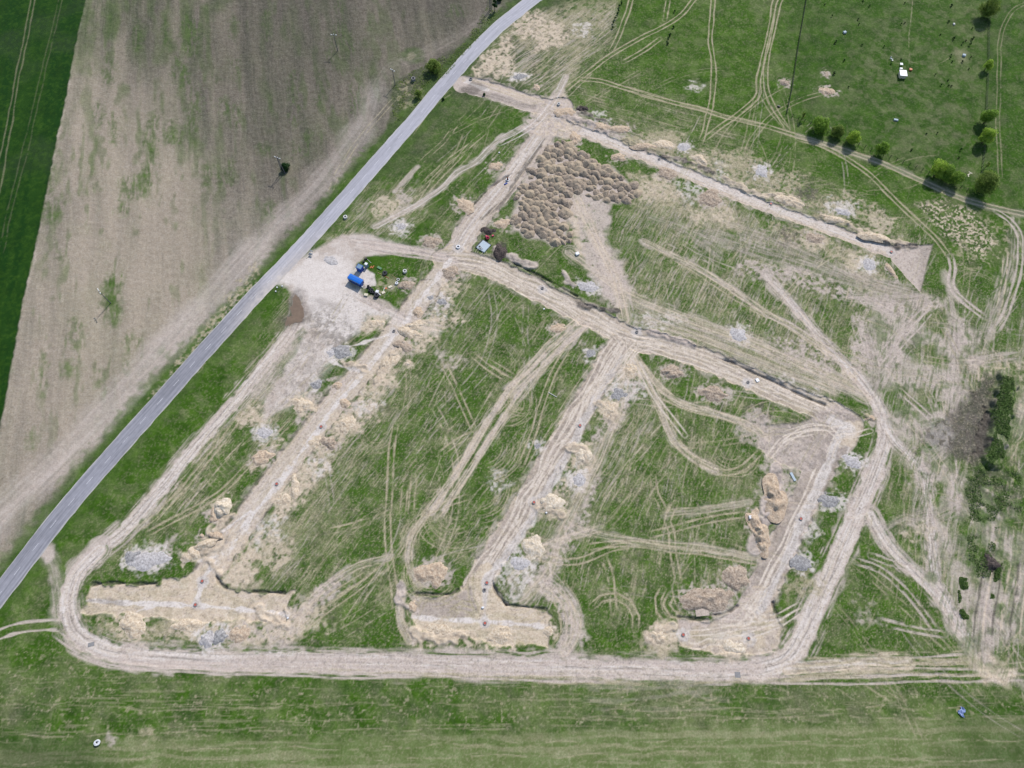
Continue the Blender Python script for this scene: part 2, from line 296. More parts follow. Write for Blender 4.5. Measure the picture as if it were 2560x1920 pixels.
    # sandy aprons thrown out beside the beds
    for c, r, s_, k_, t_ in ((1, 1, '990 430 1150 430 1190 520 1060 620 940 640 880 800 800 880 660 960 560 1010 640 870 760 740 850 620 920 560', SAND, .62), (1, 1, '640 920 760 900 830 960 800 1040 650 1160 560 1190 480 1290 360 1350 420 1200 520 1060 600 980', SAND, .56), (1, 1, '300 1290 480 1290 520 1400 330 1560 220 1680 60 1740 140 1560 230 1440', SAND, .5),
              (0, 2, '1440 220 1500 130 1659 150 1659 500 1560 480 1480 440 1420 400', SAND, .8), (0, 2, '1060 700 1659 660 1659 860 1480 860 1300 800 1100 780', SAND, .6), (1, 2, '0 660 200 640 330 560 420 480 560 380 600 420 420 640 300 780 200 880 0 870', EARTH, .66), (0, 1, '1659 960 1560 1000 1540 1100 1640 1090 1750 1060', SAND, .7), (1, 1, '-40 1380 80 1360 160 1280 200 1200 120 1180 20 1280', SAND, .6),
              (1, 1, '340 880 480 860 560 940 420 1060 300 1090 260 1020', EARTH, .75), (1, 1, '760 380 900 380 860 470 700 500 660 440', SAND, .7), (1, 1, '1140 180 1340 80 1360 180 1240 330 1340 420 1240 470 1100 420', SAND, .5), (2, 1, '700 700 840 720 860 860 760 1000 680 1120 560 1180 480 1200 620 1060 700 960 620 900 640 780', EARTH, .5),
              (2, 1, '380 1200 500 1230 520 1400 420 1500 340 1620 240 1659 200 1640 340 1420 380 1300', SAND, .45), (1, 2, '1000 740 1300 800 1659 860 1659 900 1400 900 1200 860 1000 860', SAND, .5), (2, 2, '0 560 240 200 380 60 440 -60 560 -200 480 100 340 320 260 480 240 560 140 500', EARTH, .5), (2, 2, '300 460 440 640 460 800 400 900 260 930 340 760 300 600 220 500', EARTH, .62), (0, 2, '560 700 1280 730 1300 840 1000 880 700 820 560 760', STRAW, .45),
              (2, 2, '860 800 960 740 1080 700 1100 760 1060 900 1000 960 900 900', SAND, .8), (2, 0, '240 620 340 700 460 740 700 860 760 900 560 900 300 800 200 740', EARTH, .7), (2, 0, '760 880 1060 860 1100 960 1000 1020 760 940', STRAW, .6), (2, 0, '1060 1000 1260 960 1400 980 1659 1060 1659 1260 1400 1180 1180 1080', STRAW, .45), (2, 0, '1180 1250 1380 1260 1420 1400 1500 1500 1380 1480 1260 1360', STRAW, .6), (2, 0, '740 1120 1000 1150 1100 1280 1200 1400 1000 1330 840 1230', STRAW, .62),
              (3, 0, '0 1120 260 1120 240 1220 160 1260 340 1300 520 1240 700 1320 800 1440 560 1420 300 1360 0 1260', STRAW, .5), (3, 0, '0 1420 200 1480 560 1600 700 1659 300 1659 100 1600', STRAW, .55), (3, 1, '480 0 620 0 780 200 960 260 700 260 560 160', STRAW, .65), (3, 1, '-200 40 200 60 420 160 660 260 640 330 380 260 100 160 -200 120', EARTH, .5), (3, 1, '560 380 720 400 700 600 800 560 940 500 840 700 700 800 560 700', EARTH, .62), (3, 1, '1180 360 1280 380 1290 700 1190 700', EARTH, .75), (3, 1, '0 480 300 560 600 740 640 820 300 760 0 640', EARTH, .45),
              (2, 0, '0 150 140 60 420 240 300 300 140 340 180 250 60 250', SAND, .62), (1, 0, '1380 500 1480 350 1560 300 1659 200 1659 520 1500 480', SAND, .65), (3, 1, '640 260 1100 270 1100 330 880 400 700 330', EARTH, .75), (2, 1, '560 -60 640 -20 740 140 760 300 700 380 600 300 580 120', EARTH, .66), (0, 1, '1659 20 1480 260 1200 620 1000 900 860 1150 1000 1000 1300 700 1500 440 1659 300', STRAW, .4)):
        P(T(c, r, s_), k_, a=.88, f=2.5, en=3.5, es=2.2, thr=t_, sc=1.1, soft=.22)
        P(T(c, r, s_), DARK if k_ != STRAW else EARTH, a=.3, f=2, en=2, thr=.3, sc=.9)
    # ------------------------------------------------ road beds (dug out) and their shoulders
    def bed(pts, wd, z=-.45, k=SAND, a=.96, st=.0, lab=5):
        B(pts, wd, k, a=a, f=.35, en=.75, z=z, label=lab, es=1.8); B(pts, wd + 2.4, EARTH, a=.55, f=1., en=1.6, es=2.2, st=.7, lu=2.2, lv=1., taper=9)
    W1 = F('1212 228 1165 300 1125 355 1085 410 1045 455 1010 500 985 545')
    bed(W1, 10, k=EARTH); B(W1, 9.6, DARK, a=.3, f=.6, st=.7, lu=14, lv=.6); B(W1, 9, SAND, a=.5, f=.6, st=.8, lu=14, lv=.5, off=0); B(W1, 7, GRAVEL, a=.40, f=.5, st=.9, lu=16, lv=.6)
    B(F('1195 270 1160 320 1120 380 1090 430 1040 470'), 2.0, DARK, a=.7, f=.7, en=.6, off=0)
    RU(W1, k=GRAVEL, gap=2.4, wd=.6, a=.7); RU([(x + 2, y) for x, y in W1], k=SAND, gap=2.4, wd=.5, a=.7); RU([(x - 2.3, y) for x, y in W1], k=GRAVEL, gap=1.9, wd=.5, a=.7)
    W2 = F('990 545 965 585 930 625 880 690 820 765 745 850 690 920 620 1010 560 1090 500 1175 455 1240 428 1280')
    W2 = [(x - 1.0, y) for x, y in W2]
    bed(W2, 9.4, k=SAND); B(W2, 9, EARTH, a=.45, f=.5, st=.85, lu=16, lv=.45); B(W2, 8, STRAW, a=.35, f=.5, st=.85, lu=12, lv=.4); B(W2, 7, GRAVEL, a=.25, f=.5, st=.8, lu=14, lv=.5)
    for o_, w_ in ((5.4, 1.5), (-5.6, 1.3)): B(W2[1:], w_, GRASS, a=.85, f=.5, en=1.2, es=2, st=.75, lu=7, lv=2, off=o_); B(W2[2:-1], .7, DARK, a=.55, f=.4, en=.5, st=.5, lu=6, lv=2, off=o_ * .87)
    RU(W2, k=GRAVEL, gap=2.0, wd=.5, a=.55, wob=.8); RU([(x - 2, y + .5) for x, y in W2], k=EARTH, gap=2.0, wd=.45, a=.6)
    BL = T(0, 2, '585 480 640 470 870 476 1020 474 1060 440 1170 432 1240 400 1330 350 1400 420 1450 490 1540 520 1659 525 1850 530 1900 512 1865 600 1850 655 1840 700 1780 720 1700 700 1500 700 1300 705 1100 700 860 665 700 660 560 668 520 650 560 590')
    P(BL, SAND, a=.96, f=.5, en=1.2, es=2, z=-.45, label=5); P(BL, EARTH, a=.4, f=1, thr=.45, dr=ang(*T(0, 2, '600 500 1200 520')), lu=5, lv=.8); P(BL, STRAW, a=.4, f=1, thr=.45, sc=3)
    CR = F('960 558 1040 572 1105 598 1170 632 1230 662 1290 692 1340 718 1385 736 1440 748 1520 775 1600 808 1700 853 1790 888 1838 915')
    bed(CR, 9.2, k=SAND); B(CR, 9, DARK, a=.36, f=.5, st=.4, lu=3, lv=.8); B(CR, 9, EARTH, a=.5, f=.5, st=.8, lu=12, lv=.45); B(CR, 8.6, STRAW, a=.4, f=.5, st=.85, lu=10, lv=.4)
    for dx, dy in ((0, 0), (1.2, 1.5), (-1, -1.6), (.6, 2.4), (-.5, -2.6), (0, .8)):
        RU([(x + dx, y + dy) for x, y in CR], k=SAND, k2=GRAVEL, gap=2.1, wd=.6, a=.9, wob=1.6, brk=.25)
    DS = F('1352 735 1330 765 1305 810 1272 865 1243 920 1200 990 1150 1080 1100 1160 1065 1215 1040 1262 1030 1300')
    DS = [(x - 1.2, y) for x, y in DS]
    bed(DS, 8.6, k=SAND); B(DS, 8.4, EARTH, a=.5, f=.6, st=.3, lu=3, lv=4); B(DS, 8.4, DARK, a=.42, f=.6, st=.5, lu=1.2, lv=3)
    for o, s_ in ((-2.2, 1), (-.6, 1), (.8, 1), (2., 1)): RU([(x + o, y) for x, y in DS], k=SAND, k2=GRAVEL, gap=1.9, wd=.7, a=.95, wob=1.6, brk=.1)
    BM = T(1, 2, '1020 600 1045 545 1150 548 1270 545 1310 515 1390 430 1460 330 1540 340 1530 450 1560 520 1640 610 1710 625 1890 640 1910 700 1920 780 1890 860 1780 840 1600 870 1480 840 1380 800 1250 820 1150 800 1060 770 1020 720')
    P(BM, SAND, a=.96, f=.5, en=1.2, es=2, z=-.45, label=5); P(T(1, 2, '1020 560 1270 550 1400 480 1440 640 1400 700 1200 690 1020 670'), EARTH, a=.75, f=.8, en=.6); P(T(1, 2, '1020 560 1270 550 1400 480 1440 640 1400 700 1200 690 1020 670'), DARK, a=.3, f=.8, en=.6)
    P(BM, STRAW, a=.5, f=1, thr=.4, dr=ang(*T(1, 2, '1000 600 1600 640')), lu=6, lv=.7)
    ES = F('1832 905 1812 950 1782 1020 1752 1085 1722 1145 1697 1200 1668 1260 1645 1310 1625 1345')
    ES = [(x - 2.2, y) for x, y in ES]
    bed(ES, 9.5, k=EARTH); B(ES, 9, SAND, a=.3, f=.6, st=.5, lu=8, lv=2); B(ES, 9, DARK, a=.42, f=.6, st=.4, lu=3, lv=2)
    for o in (-.2, 1.3): RU([(x + o, y) for x, y in ES], k=SAND, k2=GRAVEL, gap=1.8, wd=.8, a=1, wob=.5, brk=.03)
    P(T(3, 1, '440 960 560 1020 610 1060 600 1150 560 1240 440 1330 250 1400 80 1350 -60 1240 -20 1100 200 1080'), EARTH, a=.9, f=.8, en=1, z=-.35, label=5); P(T(3, 1, '300 1000 560 1020 610 1060 600 1150 560 1240 440 1330 250 1400 80 1350 -60 1240 -20 1100 200 1080'), DARK, a=.34, f=.8, en=1, thr=.8, sc=2)
    P(T(3, 1, '450 1180 500 1080 600 1080 590 1160 560 1230 470 1240'), SAND, a=.8, f=1)
    def BR(s_): return S(' '.join('%f' % (float(t) / 6.1444 + (1640 if i % 2 == 0 else 1380)) for i, t in enumerate(s_.split())))
    blk = BR('330 1020 600 1050 820 1080 1000 1010 1260 880 1330 760 1500 500 1900 600 1790 700 1810 900 1880 1000 1960 1170 1900 1380 1860 1540 1500 1570 1280 1540 900 1560 600 1500 360 1430 340 1180')
    P(blk, SAND, a=.95, f=.5, en=.6, z=-.4, label=5); P(blk, EARTH, a=.6, f=1, thr=.5, sc=3); P(blk, DARK, a=.2, f=1, thr=.6, sc=2); P(BR('330 1020 800 1060 830 1160 340 1180'), EARTH, a=.8, f=.8)
    P(BR('850 900 1270 850 1500 560 1900 560 1700 900 1500 1060 900 1060'), EARTH, a=.7, f=1, en=1)
    P(BR('500 1200 1800 1060 1950 1000 1960 1170 1700 1220 1350 1300 1000 1380 520 1330'), STRAW, a=.75, f=1.5, thr=.7, dr=ang(*BR('500 1250 1800 1100')), lu=9, lv=.6)
    P(BR('880 1230 1350 1230 1360 1400 1000 1400 860 1330'), GRAVEL, a=.5, f=3, en=1.5)
    NE_ = F('1195 250 1232 275 1300 298 1370 328 1440 356 1500 382 1600 424 1700 462 1780 490 1850 517 1935 546')
    bed(NE_, 5.6, k=EARTH); B(NE_, 5.2, SAND, a=.5, f=.5, st=.85, lu=14, lv=.4); B(NE_, 2.2, GRAVEL, a=.65, f=.8, en=.8, off=0)
    B([(x + .4, y + 1.4) for x, y in NE_], 2.4, GRAVEL, a=.6, f=.8, en=.9)
    for o in (-1.6, -.4): RU([(x, y + o) for x, y in NE_], k=SAND, gap=1.6, wd=.4, a=.8)
    P(F('1930 530 2015 528 2000 580 1990 632 1960 600 1925 560'), EARTH, a=.95, f=.4, en=.3, z=-.5, label=5); P(F('1990 532 2014 532 1998 590 1988 630'), DARK, a=.35, f=3)
    NW_ = F('1000 192 1040 200 1085 212 1130 225 1195 238')
    NW2 = F('1005 172 1050 182 1100 200 1150 215 1200 232')
    bed(F('1003 182 1045 190 1090 205 1140 220 1198 236'), 10, k=EARTH); B(NW2, 4, SAND, a=.6, f=.6, st=.8, lu=14, lv=.4); B(NW_, 3.4, DARK, a=.5, f=1, en=.8, st=.5, lu=14, lv=.5)
    RU(NW2, k=STRAW, gap=2, wd=.5, a=.9); RU([(x, y + 1.6) for x, y in NW2], k=SAND, gap=0, wd=.8, a=.9)
    B(F('1004 176 1030 184 1052 192'), 1.6, GRAVEL, a=.9, f=.5)
    P(T(1, 0, '1285 600 1400 520 1500 560 1420 620 1340 600'), DARK, a=.5, f=1)
    # gathering area at the north-west crossing
    P(F('1150 235 1215 195 1235 240 1260 270 1240 300 1205 300 1150 290 1120 280'), EARTH, a=.9, f=2, en=1.5, lump=.25, thr=.8, sc=1.5, soft=.2)
    P(F('1150 235 1215 195 1235 240 1260 270 1240 300 1205 300 1150 290'), SAND, a=.7, f=2, thr=.5, sc=1.)
    B(F('1270 60 1262 100 1235 150 1212 190 1200 215 1170 250'), 4.5, STRAW, a=.55, f=2.5, en=1.5, st=.6); B(F('1222 165 1205 200 1180 240 1140 280'), 4, EARTH, a=.9, f=.9, en=.8, st=.5); RU(F('1222 165 1205 200 1180 240 1140 280 1080 310'), k=GRAVEL, gap=2, a=.8)
    # ------------------------------------------------ the beaten haul track round the site
    def track(s_, wd, a=.95, k=EARTH):
        p = F(s_)
        B(p, wd + 3.2, k, a=.75, f=1.2, en=1.4, es=3, st=.95, lu=11, lv=.5)
        B(p, wd, k, a=a, f=.7, en=.9, es=2, z=-.08, label=4); B(p, wd - .8, GRAVEL, a=.75, f=.8, en=.6, st=.7, lu=16, lv=.5); B(p, wd - .6, SAND, a=.30, f=.8, st=.8, lu=12, lv=.5)
        if wd > 4.8: B(p, 1.0, GRASS, a=.7, f=.5, en=.9, es=1.8, st=.95, lu=5, lv=.5, off=wd * .5 + .25)
        for o in (-wd * .22, wd * .2): RU([(x + o * .7, y + o * .7) for x, y in p], k=DARK, gap=1.8, wd=.45, a=.5, brk=.4, wob=.6, z=0)
        RU([(x + .5, y + .5) for x, y in p], k=GRAVEL, gap=1.9, wd=.5, a=.5)
    track('650 640 640 700 610 745 560 805 500 878 420 968 340 1065 270 1143 215 1190 172 1232', 5.0)
    B(F('640 700 600 790 560 850'), 5, EARTH, a=.7, f=2, en=2, st=.6)
    track('215 1190 172 1232 152 1272 148 1318 166 1365 215 1398 290 1415 400 1424', 5.6)
    track('290 1415 400 1424 600 1427 800 1430 1000 1436 1200 1440 1400 1446 1550 1449 1640 1445', 5.6)
    track('1640 1445 1700 1424 1735 1370 1770 1290 1812 1200 1850 1110 1890 1020', 6.6)
    track('1850 1110 1890 1020 1912 950 1906 900 1882 850 1840 800', 4.8)
    track('1882 850 1840 800 1780 740 1720 668 1655 595', 2.8, a=.85)
    P(F('900 1405 1060 1400 1200 1405 1300 1415 1500 1425 1650 1425 1650 1470 1300 1465 1000 1462 800 1452 500 1445 300 1432'), EARTH, a=.8, f=2, en=1.6, thr=.55, dr=mrow, lu=22, lv=.7)
    P(F('450 1440 1000 1450 1500 1466 1700 1468 1700 1484 1200 1476 600 1456'), STRAW, a=.8, f=2, thr=.45, dr=mrow, lu=25, lv=.5)
    for s_ in ('120 1368 150 1390 190 1412 260 1430 400 1438 700 1446 1000 1456 1300 1468', '150 1400 210 1425 320 1442 600 1452 900 1458', '1700 1448 1800 1438 1950 1428 2090 1420', '1690 1462 1850 1452 2000 1450 2150 1452', '1650 1470 1800 1470 2000 1466 2212 1462'):
        RU(F(s_), k=EARTH, gap=1.9, wd=.8, a=.9, brk=.2)
    track('1700 1446 1780 1438 1880 1432 1960 1430', 2.2, a=.8, k=SAND)
    P(F('1750 1415 2080 1395 2130 1440 2212 1450 2212 1475 2000 1475 1700 1475'), STRAW, a=.85, f=3, thr=.42, dr=mrow, lu=16, lv=.7)
    track('1905 905 1930 950 1965 985 1995 1030 2005 1100 2012 1180 2020 1250 2060 1330 2100 1400 2150 1460', 2.6, a=.7)
    track('1880 1110 1920 1180 1980 1240 2030 1290 2075 1360 2110 1410 2160 1460', 3.6, a=.75)
    P(F('2080 1420 2120 1400 2190 1450 2180 1482 2130 1470'), SAND, a=.85, f=2.5, en=2)
    P(F('2060 1330 2130 1250 2212 1200 2212 1330 2130 1430 2090 1400'), EARTH, a=.5, f=5, thr=.6, dr=dE, lu=12, lv=1.2)
    for s_ in ('1880 1200 1920 1215 1980 1240 2030 1300', '1850 1215 1900 1230 1960 1280 2020 1360', '1900 1340 1960 1355 2040 1370', '2050 900 2060 1000 2065 1100', '2130 1270 2120 1340 2110 1400', '2200 1230 2190 1300 2160 1400'):
        RU(F(s_), k=EARTH, gap=1.9, wd=1., a=.8, brk=.3)
    # small tracks leaving the loop on the left
    RU(F('-20 1378 20 1362 60 1352 110 1350 135 1352'), k=EARTH, gap=3.0, wd=1.2, a=.9, brk=.15)
    B(F('97 1190 115 1230 125 1280 128 1330'), 3.4, EARTH, a=.6, f=2, en=1.5, st=.5)
    P(T(0, 2, '270 260 330 200 370 200 350 300 300 320'), EARTH, a=.8, f=1.2)
    P(T(0, 2, '395 575 420 550 425 600 410 640 392 640'), GRAVEL, a=.8, f=.6)
    # ------------------------------------------------ yard of gravel by the road
    yard = T(1, 0, '330 1659 400 1600 520 1545 640 1510 760 1530 900 1580 1100 1625 1250 1640') + T(1, 1, '1100 20 1000 10 880 -20 760 10 700 10 640 60 600 100 590 170 620 210 700 260 850 330 880 345 800 380 730 370 690 440 620 520 560 560 500 640 380 800 240 960 160 1000 60 1060 60 900 140 800 250 640 320 500 280 420 230 260 180 180 150 150 210 70 280 10')
    P(yard, EARTH, a=.9, f=1.6, en=1.4, label=6, z=-.03)
    P(T(1, 1, '160 160 320 10 560 20 640 60 590 180 720 290 840 350 720 380 680 470 600 540 480 560 400 480 340 380 300 240 200 190'), GRAVEL, a=.85, f=4, en=3)
    P(yard, GRAVEL, a=.35, f=4, thr=.5, sc=4)
    P(T(1, 1, '340 340 450 340 640 420 640 560 480 600 360 500'), DARK, a=.52, f=4, thr=.66, sc=1.4)
    P(T(1, 1, '380 280 480 280 560 330 500 370 420 350'), DARK, a=.30, f=3, thr=.7, sc=3)
    P(T(1, 1, '400 360 640 400 660 470 560 510 420 480'), GRAVEL, a=.7, f=3, thr=.5, sc=1.4)
    P(T(1, 1, '300 500 560 600 500 700 360 900 220 980 120 980 180 800'), GRAVEL, a=.35, f=4, thr=.55, dr=dW, lu=5, lv=1)
    P(T(1, 1, '300 500 560 600 500 700 360 900 220 980 120 980 180 800'), DARK, a=.25, f=4, thr=.5, sc=1.5)
    P(T(1, 1, '530 100 640 80 760 120 770 180 700 210 640 260 600 200'), GRAVEL, a=.6, f=1.5)
    P(T(1, 1, '720 0 1100 -10 1090 40 1000 180 930 270 870 330 800 310 700 250 760 200 770 130 700 100 700 40'), GRASS, a=.97, f=1, en=.8, label=0)
    P(T(1, 1, '800 130 930 150 900 230 820 250 760 200'), STRAW, a=.6, f=2, thr=.6, sc=1.5)
    P(T(1, 1, '640 80 700 70 770 120 775 190 700 210 655 180'), GRAVEL, a=.9, f=.5, en=.4, label=6)
    P(T(1, 1, '260 215 310 260 335 400 290 435 250 450 210 475 150 470 160 420 200 330 225 260'), DARK, a=.5, f=5, en=2.5)
    P(T(1, 1, '255 250 285 290 310 390 290 425 230 440 195 455 200 380 225 300'), DARK, a=.7, f=3, en=1.6, z=-.16)
    # entry curves round the yard
    for s_ in ('760 520 840 530 900 540 960 552', '800 535 870 548 960 560 1040 575', '770 640 830 668 880 690 960 710'):
        RU(F(s_), k=EARTH, gap=2, wd=1., a=.9, brk=.1); RU(F(s_), k=DARK, gap=1.6, wd=.3, a=.4, brk=.4)
    B(F('790 530 860 536 930 548 980 560'), 4, EARTH, a=.85, f=1, en=.8, label=4); B(F('800 645 850 675 900 700'), 4, EARTH, a=.8, f=1, en=.8, label=4)
    B(F('830 680 900 705 940 712'), 4.5, GRAVEL, a=.4, f=2, en=1)
    # pipe trench lines filled with pale gravel
    for s_, wd in (('972 560 940 605 905 650 880 690 850 722 820 762 790 800 755 840 715 885 692 922', 1.5), ('690 925 650 975 612 1035 590 1060 548 1108 520 1150 492 1190 462 1220 437 1250 430 1280 422 1305', 1.6),
                   ('845 720 800 735 770 745 730 752', 1.0), ('712 775 740 792 785 800', 1.2), ('540 1105 510 1125 480 1148', 1.2), ('492 1190 470 1200 430 1212', 1.1), ('625 1010 600 1045', 2.2)):
        B(F(s_), wd, GRAVEL, a=.95, f=.4, en=.6)
    for s_, wd in (('190 1296 250 1301 330 1304 420 1308 480 1312 550 1320 622 1327', 1.4), ('330 1308 300 1318 270 1335', 1.2), ('892 1332 960 1338 1047 1342 1110 1347 1200 1355', 1.6)):
        B(F(s_), wd, GRAVEL, a=.95, f=.4, en=.6)
    B(F('190 1296 225 1299 260 1302'), 1.6, DARK, a=.4, f=.5); B(F('520 1145 495 1160 470 1195'), .8, DARK, a=.4, f=.5)
    for s_, wd in (('1345 772 1300 842 1262 908 1222 990 1180 1062 1148 1120 1108 1180 1070 1225 1052 1250', 2.6), ('1052 1250 1048 1290 1047 1342', 1.6), ('1822 920 1808 958 1780 1022 1752 1085 1730 1132 1702 1200 1682 1245 1655 1292 1640 1320', 2.8)):
        p = F(s_); B(p, wd, GRAVEL, a=.85, f=.7, en=.8); B(p, wd, DARK, a=.3, f=.6, st=.7, lu=4, lv=.6)
    B(F('1800 905 1830 920 1835 930'), 3.5, GRAVEL, a=.8, f=1.5, en=1)
    # gravel rings round the manholes
    for x, y, r_ in PADS:
        c = gnd(x, y); P([(c[0] + r_ * math.cos(t), c[1] + r_ * math.sin(t)) for t in np.arange(0, 6.2, .5)], GRAVEL, a=.9, f=.7, en=.5, es=1.)
        P([(c[0] + r_ * math.cos(t), c[1] + r_ * math.sin(t)) for t in np.arange(0, 6.2, .5)], DARK, a=.18, f=.7, en=.5)
    # flat worn patches of gravel or sand left by former heaps
    def spot(c, r, x, y, a, b, k, al=.68, thr=.75, sc=1.6, z=.0, lump=.15):
        p = ' '.join('%f %f' % (x + a * math.cos(t), y + b * math.sin(t)) for t in np.arange(0, 6.2, .5))
        P(T(c, r, p), k, a=al, f=2.5, en=4.5, es=2.2, thr=thr - (.22 if k == GRAVEL else .1), sc=sc * .6, soft=.22, z=z, lump=lump)
    for q in ((1, 0, 935, 1475, 60, 50, GRAVEL), (1, 0, 850, 1350, 110, 60, SAND), (1, 0, 960, 1290, 50, 40, EARTH), (2, 0, 560, 1150, 0, 0, GRAVEL), (2, 0, 45, 495, 50, 25, GRAVEL), (2, 0, 460, 190, 60, 50, GRAVEL), (2, 0, 570, 745, 60, 25, GRAVEL),
              (2, 0, 1190, 560, 45, 20, GRAVEL), (2, 0, 1000, 900, 110, 50, STRAW), (2, 0, 1150, 1240, 110, 60, GRAVEL), (2, 0, 930, 1230, 160, 70, SAND), (2, 0, 1350, 1100, 40, 60, GRAVEL), (2, 0, 1480, 1060, 130, 90, STRAW), (2, 0, 1310, 1410, 130, 50, SAND),
              (1, 1, 730, 970, 90, 60, GRAVEL), (1, 1, 800, 780, 110, 110, SAND), (1, 1, 560, 1090, 80, 80, SAND), (1, 1, 1180, 310, 60, 50, DARK), (1, 1, 1160, 370, 50, 45, GRAVEL), (1, 1, 60, 1150, 80, 60, GRAVEL), (1, 1, 420, 1370, 60, 90, GRAVEL), (1, 1, 300, 1420, 90, 90, SAND),
              (1, 1, 180, 1570, 70, 80, SAND), (1, 1, 1230, 220, 70, 60, SAND), (1, 1, 1100, 470, 90, 60, SAND), (1, 1, 1585, 1450, 50, 50, GRAVEL), (1, 1, 1250, 670, 60, 50, EARTH),
              (2, 1, 760, 850, 110, 90, GRAVEL), (2, 1, 420, 1460, 90, 80, GRAVEL), (2, 1, 1580, 1130, 130, 110, EARTH), (2, 1, 1610, 1030, 80, 50, DARK), (2, 1, 950, 420, 150, 50, GRAVEL), (2, 1, 1470, 520, 60, 60, GRAVEL), (2, 1, 770, 740, 60, 60, SAND),
              (2, 1, 1590, 1060, 70, 60, EARTH), (3, 1, 130, 1280, 180, 120, EARTH), (3, 1, 60, 1500, 120, 160, EARTH), (3, 1, 250, 860, 60, 30, GRAVEL), (3, 1, 90, 800, 60, 25, GRAVEL), (3, 1, 1100, 1200, 150, 110, DARK), (3, 1, 1340, 1120, 80, 260, DARK), (3, 1, 1420, 880, 70, 110, DARK),  # DARK spots by the right bank put its shaded side into the colour
              (3, 1, 1200, 1070, 40, 40, SAND), (1, 2, 90, 110, 110, 90, GRAVEL), (1, 2, 120, 250, 120, 120, SAND), (1, 2, 330, 690, 150, 110, SAND), (1, 2, 150, 780, 150, 60, SAND), (2, 2, 30, 420, 120, 140, GRAVEL), (2, 2, 1450, 870, 110, 70, SAND), (2, 2, 940, 830, 90, 90, STRAW),
              (3, 2, 960, 130, 120, 50, SAND), (3, 2, 290, 120, 60, 40, GRAVEL), (3, 2, 640, 660, 60, 60, EARTH), (3, 2, 200, 480, 130, 70, STRAW), (0, 2, 1500, 300, 120, 200, SAND), (0, 2, 1180, 720, 90, 60, SAND), (0, 2, 1560, 770, 90, 90, SAND), (0, 2, 980, 300, 130, 80, GRAVEL), (0, 2, 1090, 230, 80, 60, EARTH),
              (0, 2, 720, 750, 90, 30, STRAW), (0, 2, 1040, 760, 60, 30, STRAW), (0, 2, 940, 1430, 40, 30, STRAW), (0, 2, 720, 1480, 14, 18, EARTH), (3, 0, 250, 1260, 60, 60, DARK), (3, 0, 480, 1340, 90, 50, GRAVEL), (3, 0, 730, 1450, 70, 60, SAND), (3, 0, 130, 1530, 60, 60, DARK), (3, 0, 300, 1540, 70, 60, SAND), (3, 1, 640, 60, 60, 60, GRAVEL), (3, 1, 560, 60, 50, 50, SAND)):
        if q[4]: spot(*q)
    for q in ((3, 1, 90, 110, 90, 60, EARTH), (3, 1, 760, 300, 130, 50, EARTH), (3, 1, 980, 310, 120, 30, SAND), (3, 1, 700, 640, 120, 130, EARTH), (3, 1, 1240, 640, 60, 110, EARTH), (3, 1, 1450, 720, 230, 70, SAND), (3, 1, 1640, 850, 40, 160, SAND), (3, 1, 1180, 900, 130, 130, EARTH), (3, 1, 1000, 1380, 90, 160, EARTH), (3, 1, 500, 780, 60, 60, SAND)):
        spot(*q, al=.65, thr=.6, sc=2.5, lump=0)
    P(F('1900 620 2212 660 2212 1480 2100 1440 2000 1250 1920 1050 1940 930 1880 830 1880 700'), GRASS, a=.62, f=5, thr=.36, sc=5, soft=.12)
    P(F('1900 620 2212 660 2212 1480 2100 1440 2000 1250 1920 1050 1940 930 1880 830 1880 700'), GRASS, a=.55, f=5, thr=.36, dr=dE, lu=5, lv=.5, soft=.15)
    for x, y, a_, b_, dg, k in SKIRTS:
        c = gnd(x, y); ca, sa = math.cos(R(dg)), math.sin(R(dg)); P([(c[0] + a_ * math.cos(t) * ca - b_ * math.sin(t) * sa, c[1] + a_ * math.cos(t) * sa + b_ * math.sin(t) * ca) for t in np.arange(0, 6.2, .5)], k, a=.8, f=1.6, en=3.2, es=1.5, thr=.62, sc=1, soft=.2)
    # turning loops and single trails across the grass
    U = RU
    for c, r, s_ in ((1, 1, '1700 800 1640 870 1560 980 1500 1080 1420 1180 1330 1350 1230 1530 1140 1659'), (1, 1, '1740 840 1680 920 1560 1110 1480 1220 1400 1380 1290 1540 1200 1690'), (2, 1, '-40 860 90 760 200 650 300 560 400 460 480 390'),
                     (2, 1, '0 900 120 790 230 680 330 590 430 500 500 430')):
        B(T(c, r, s_), 1.6, EARTH, a=.85, f=.8, en=.8, st=.3); U(T(c, r, s_), k=SAND, gap=1.0, wd=.5, a=.8)
    P(T(2, 1, '370 500 490 420 460 560 380 620 200 690'), EARTH, a=.7, f=2, thr=.6, dr=dW, lu=6, lv=.7)
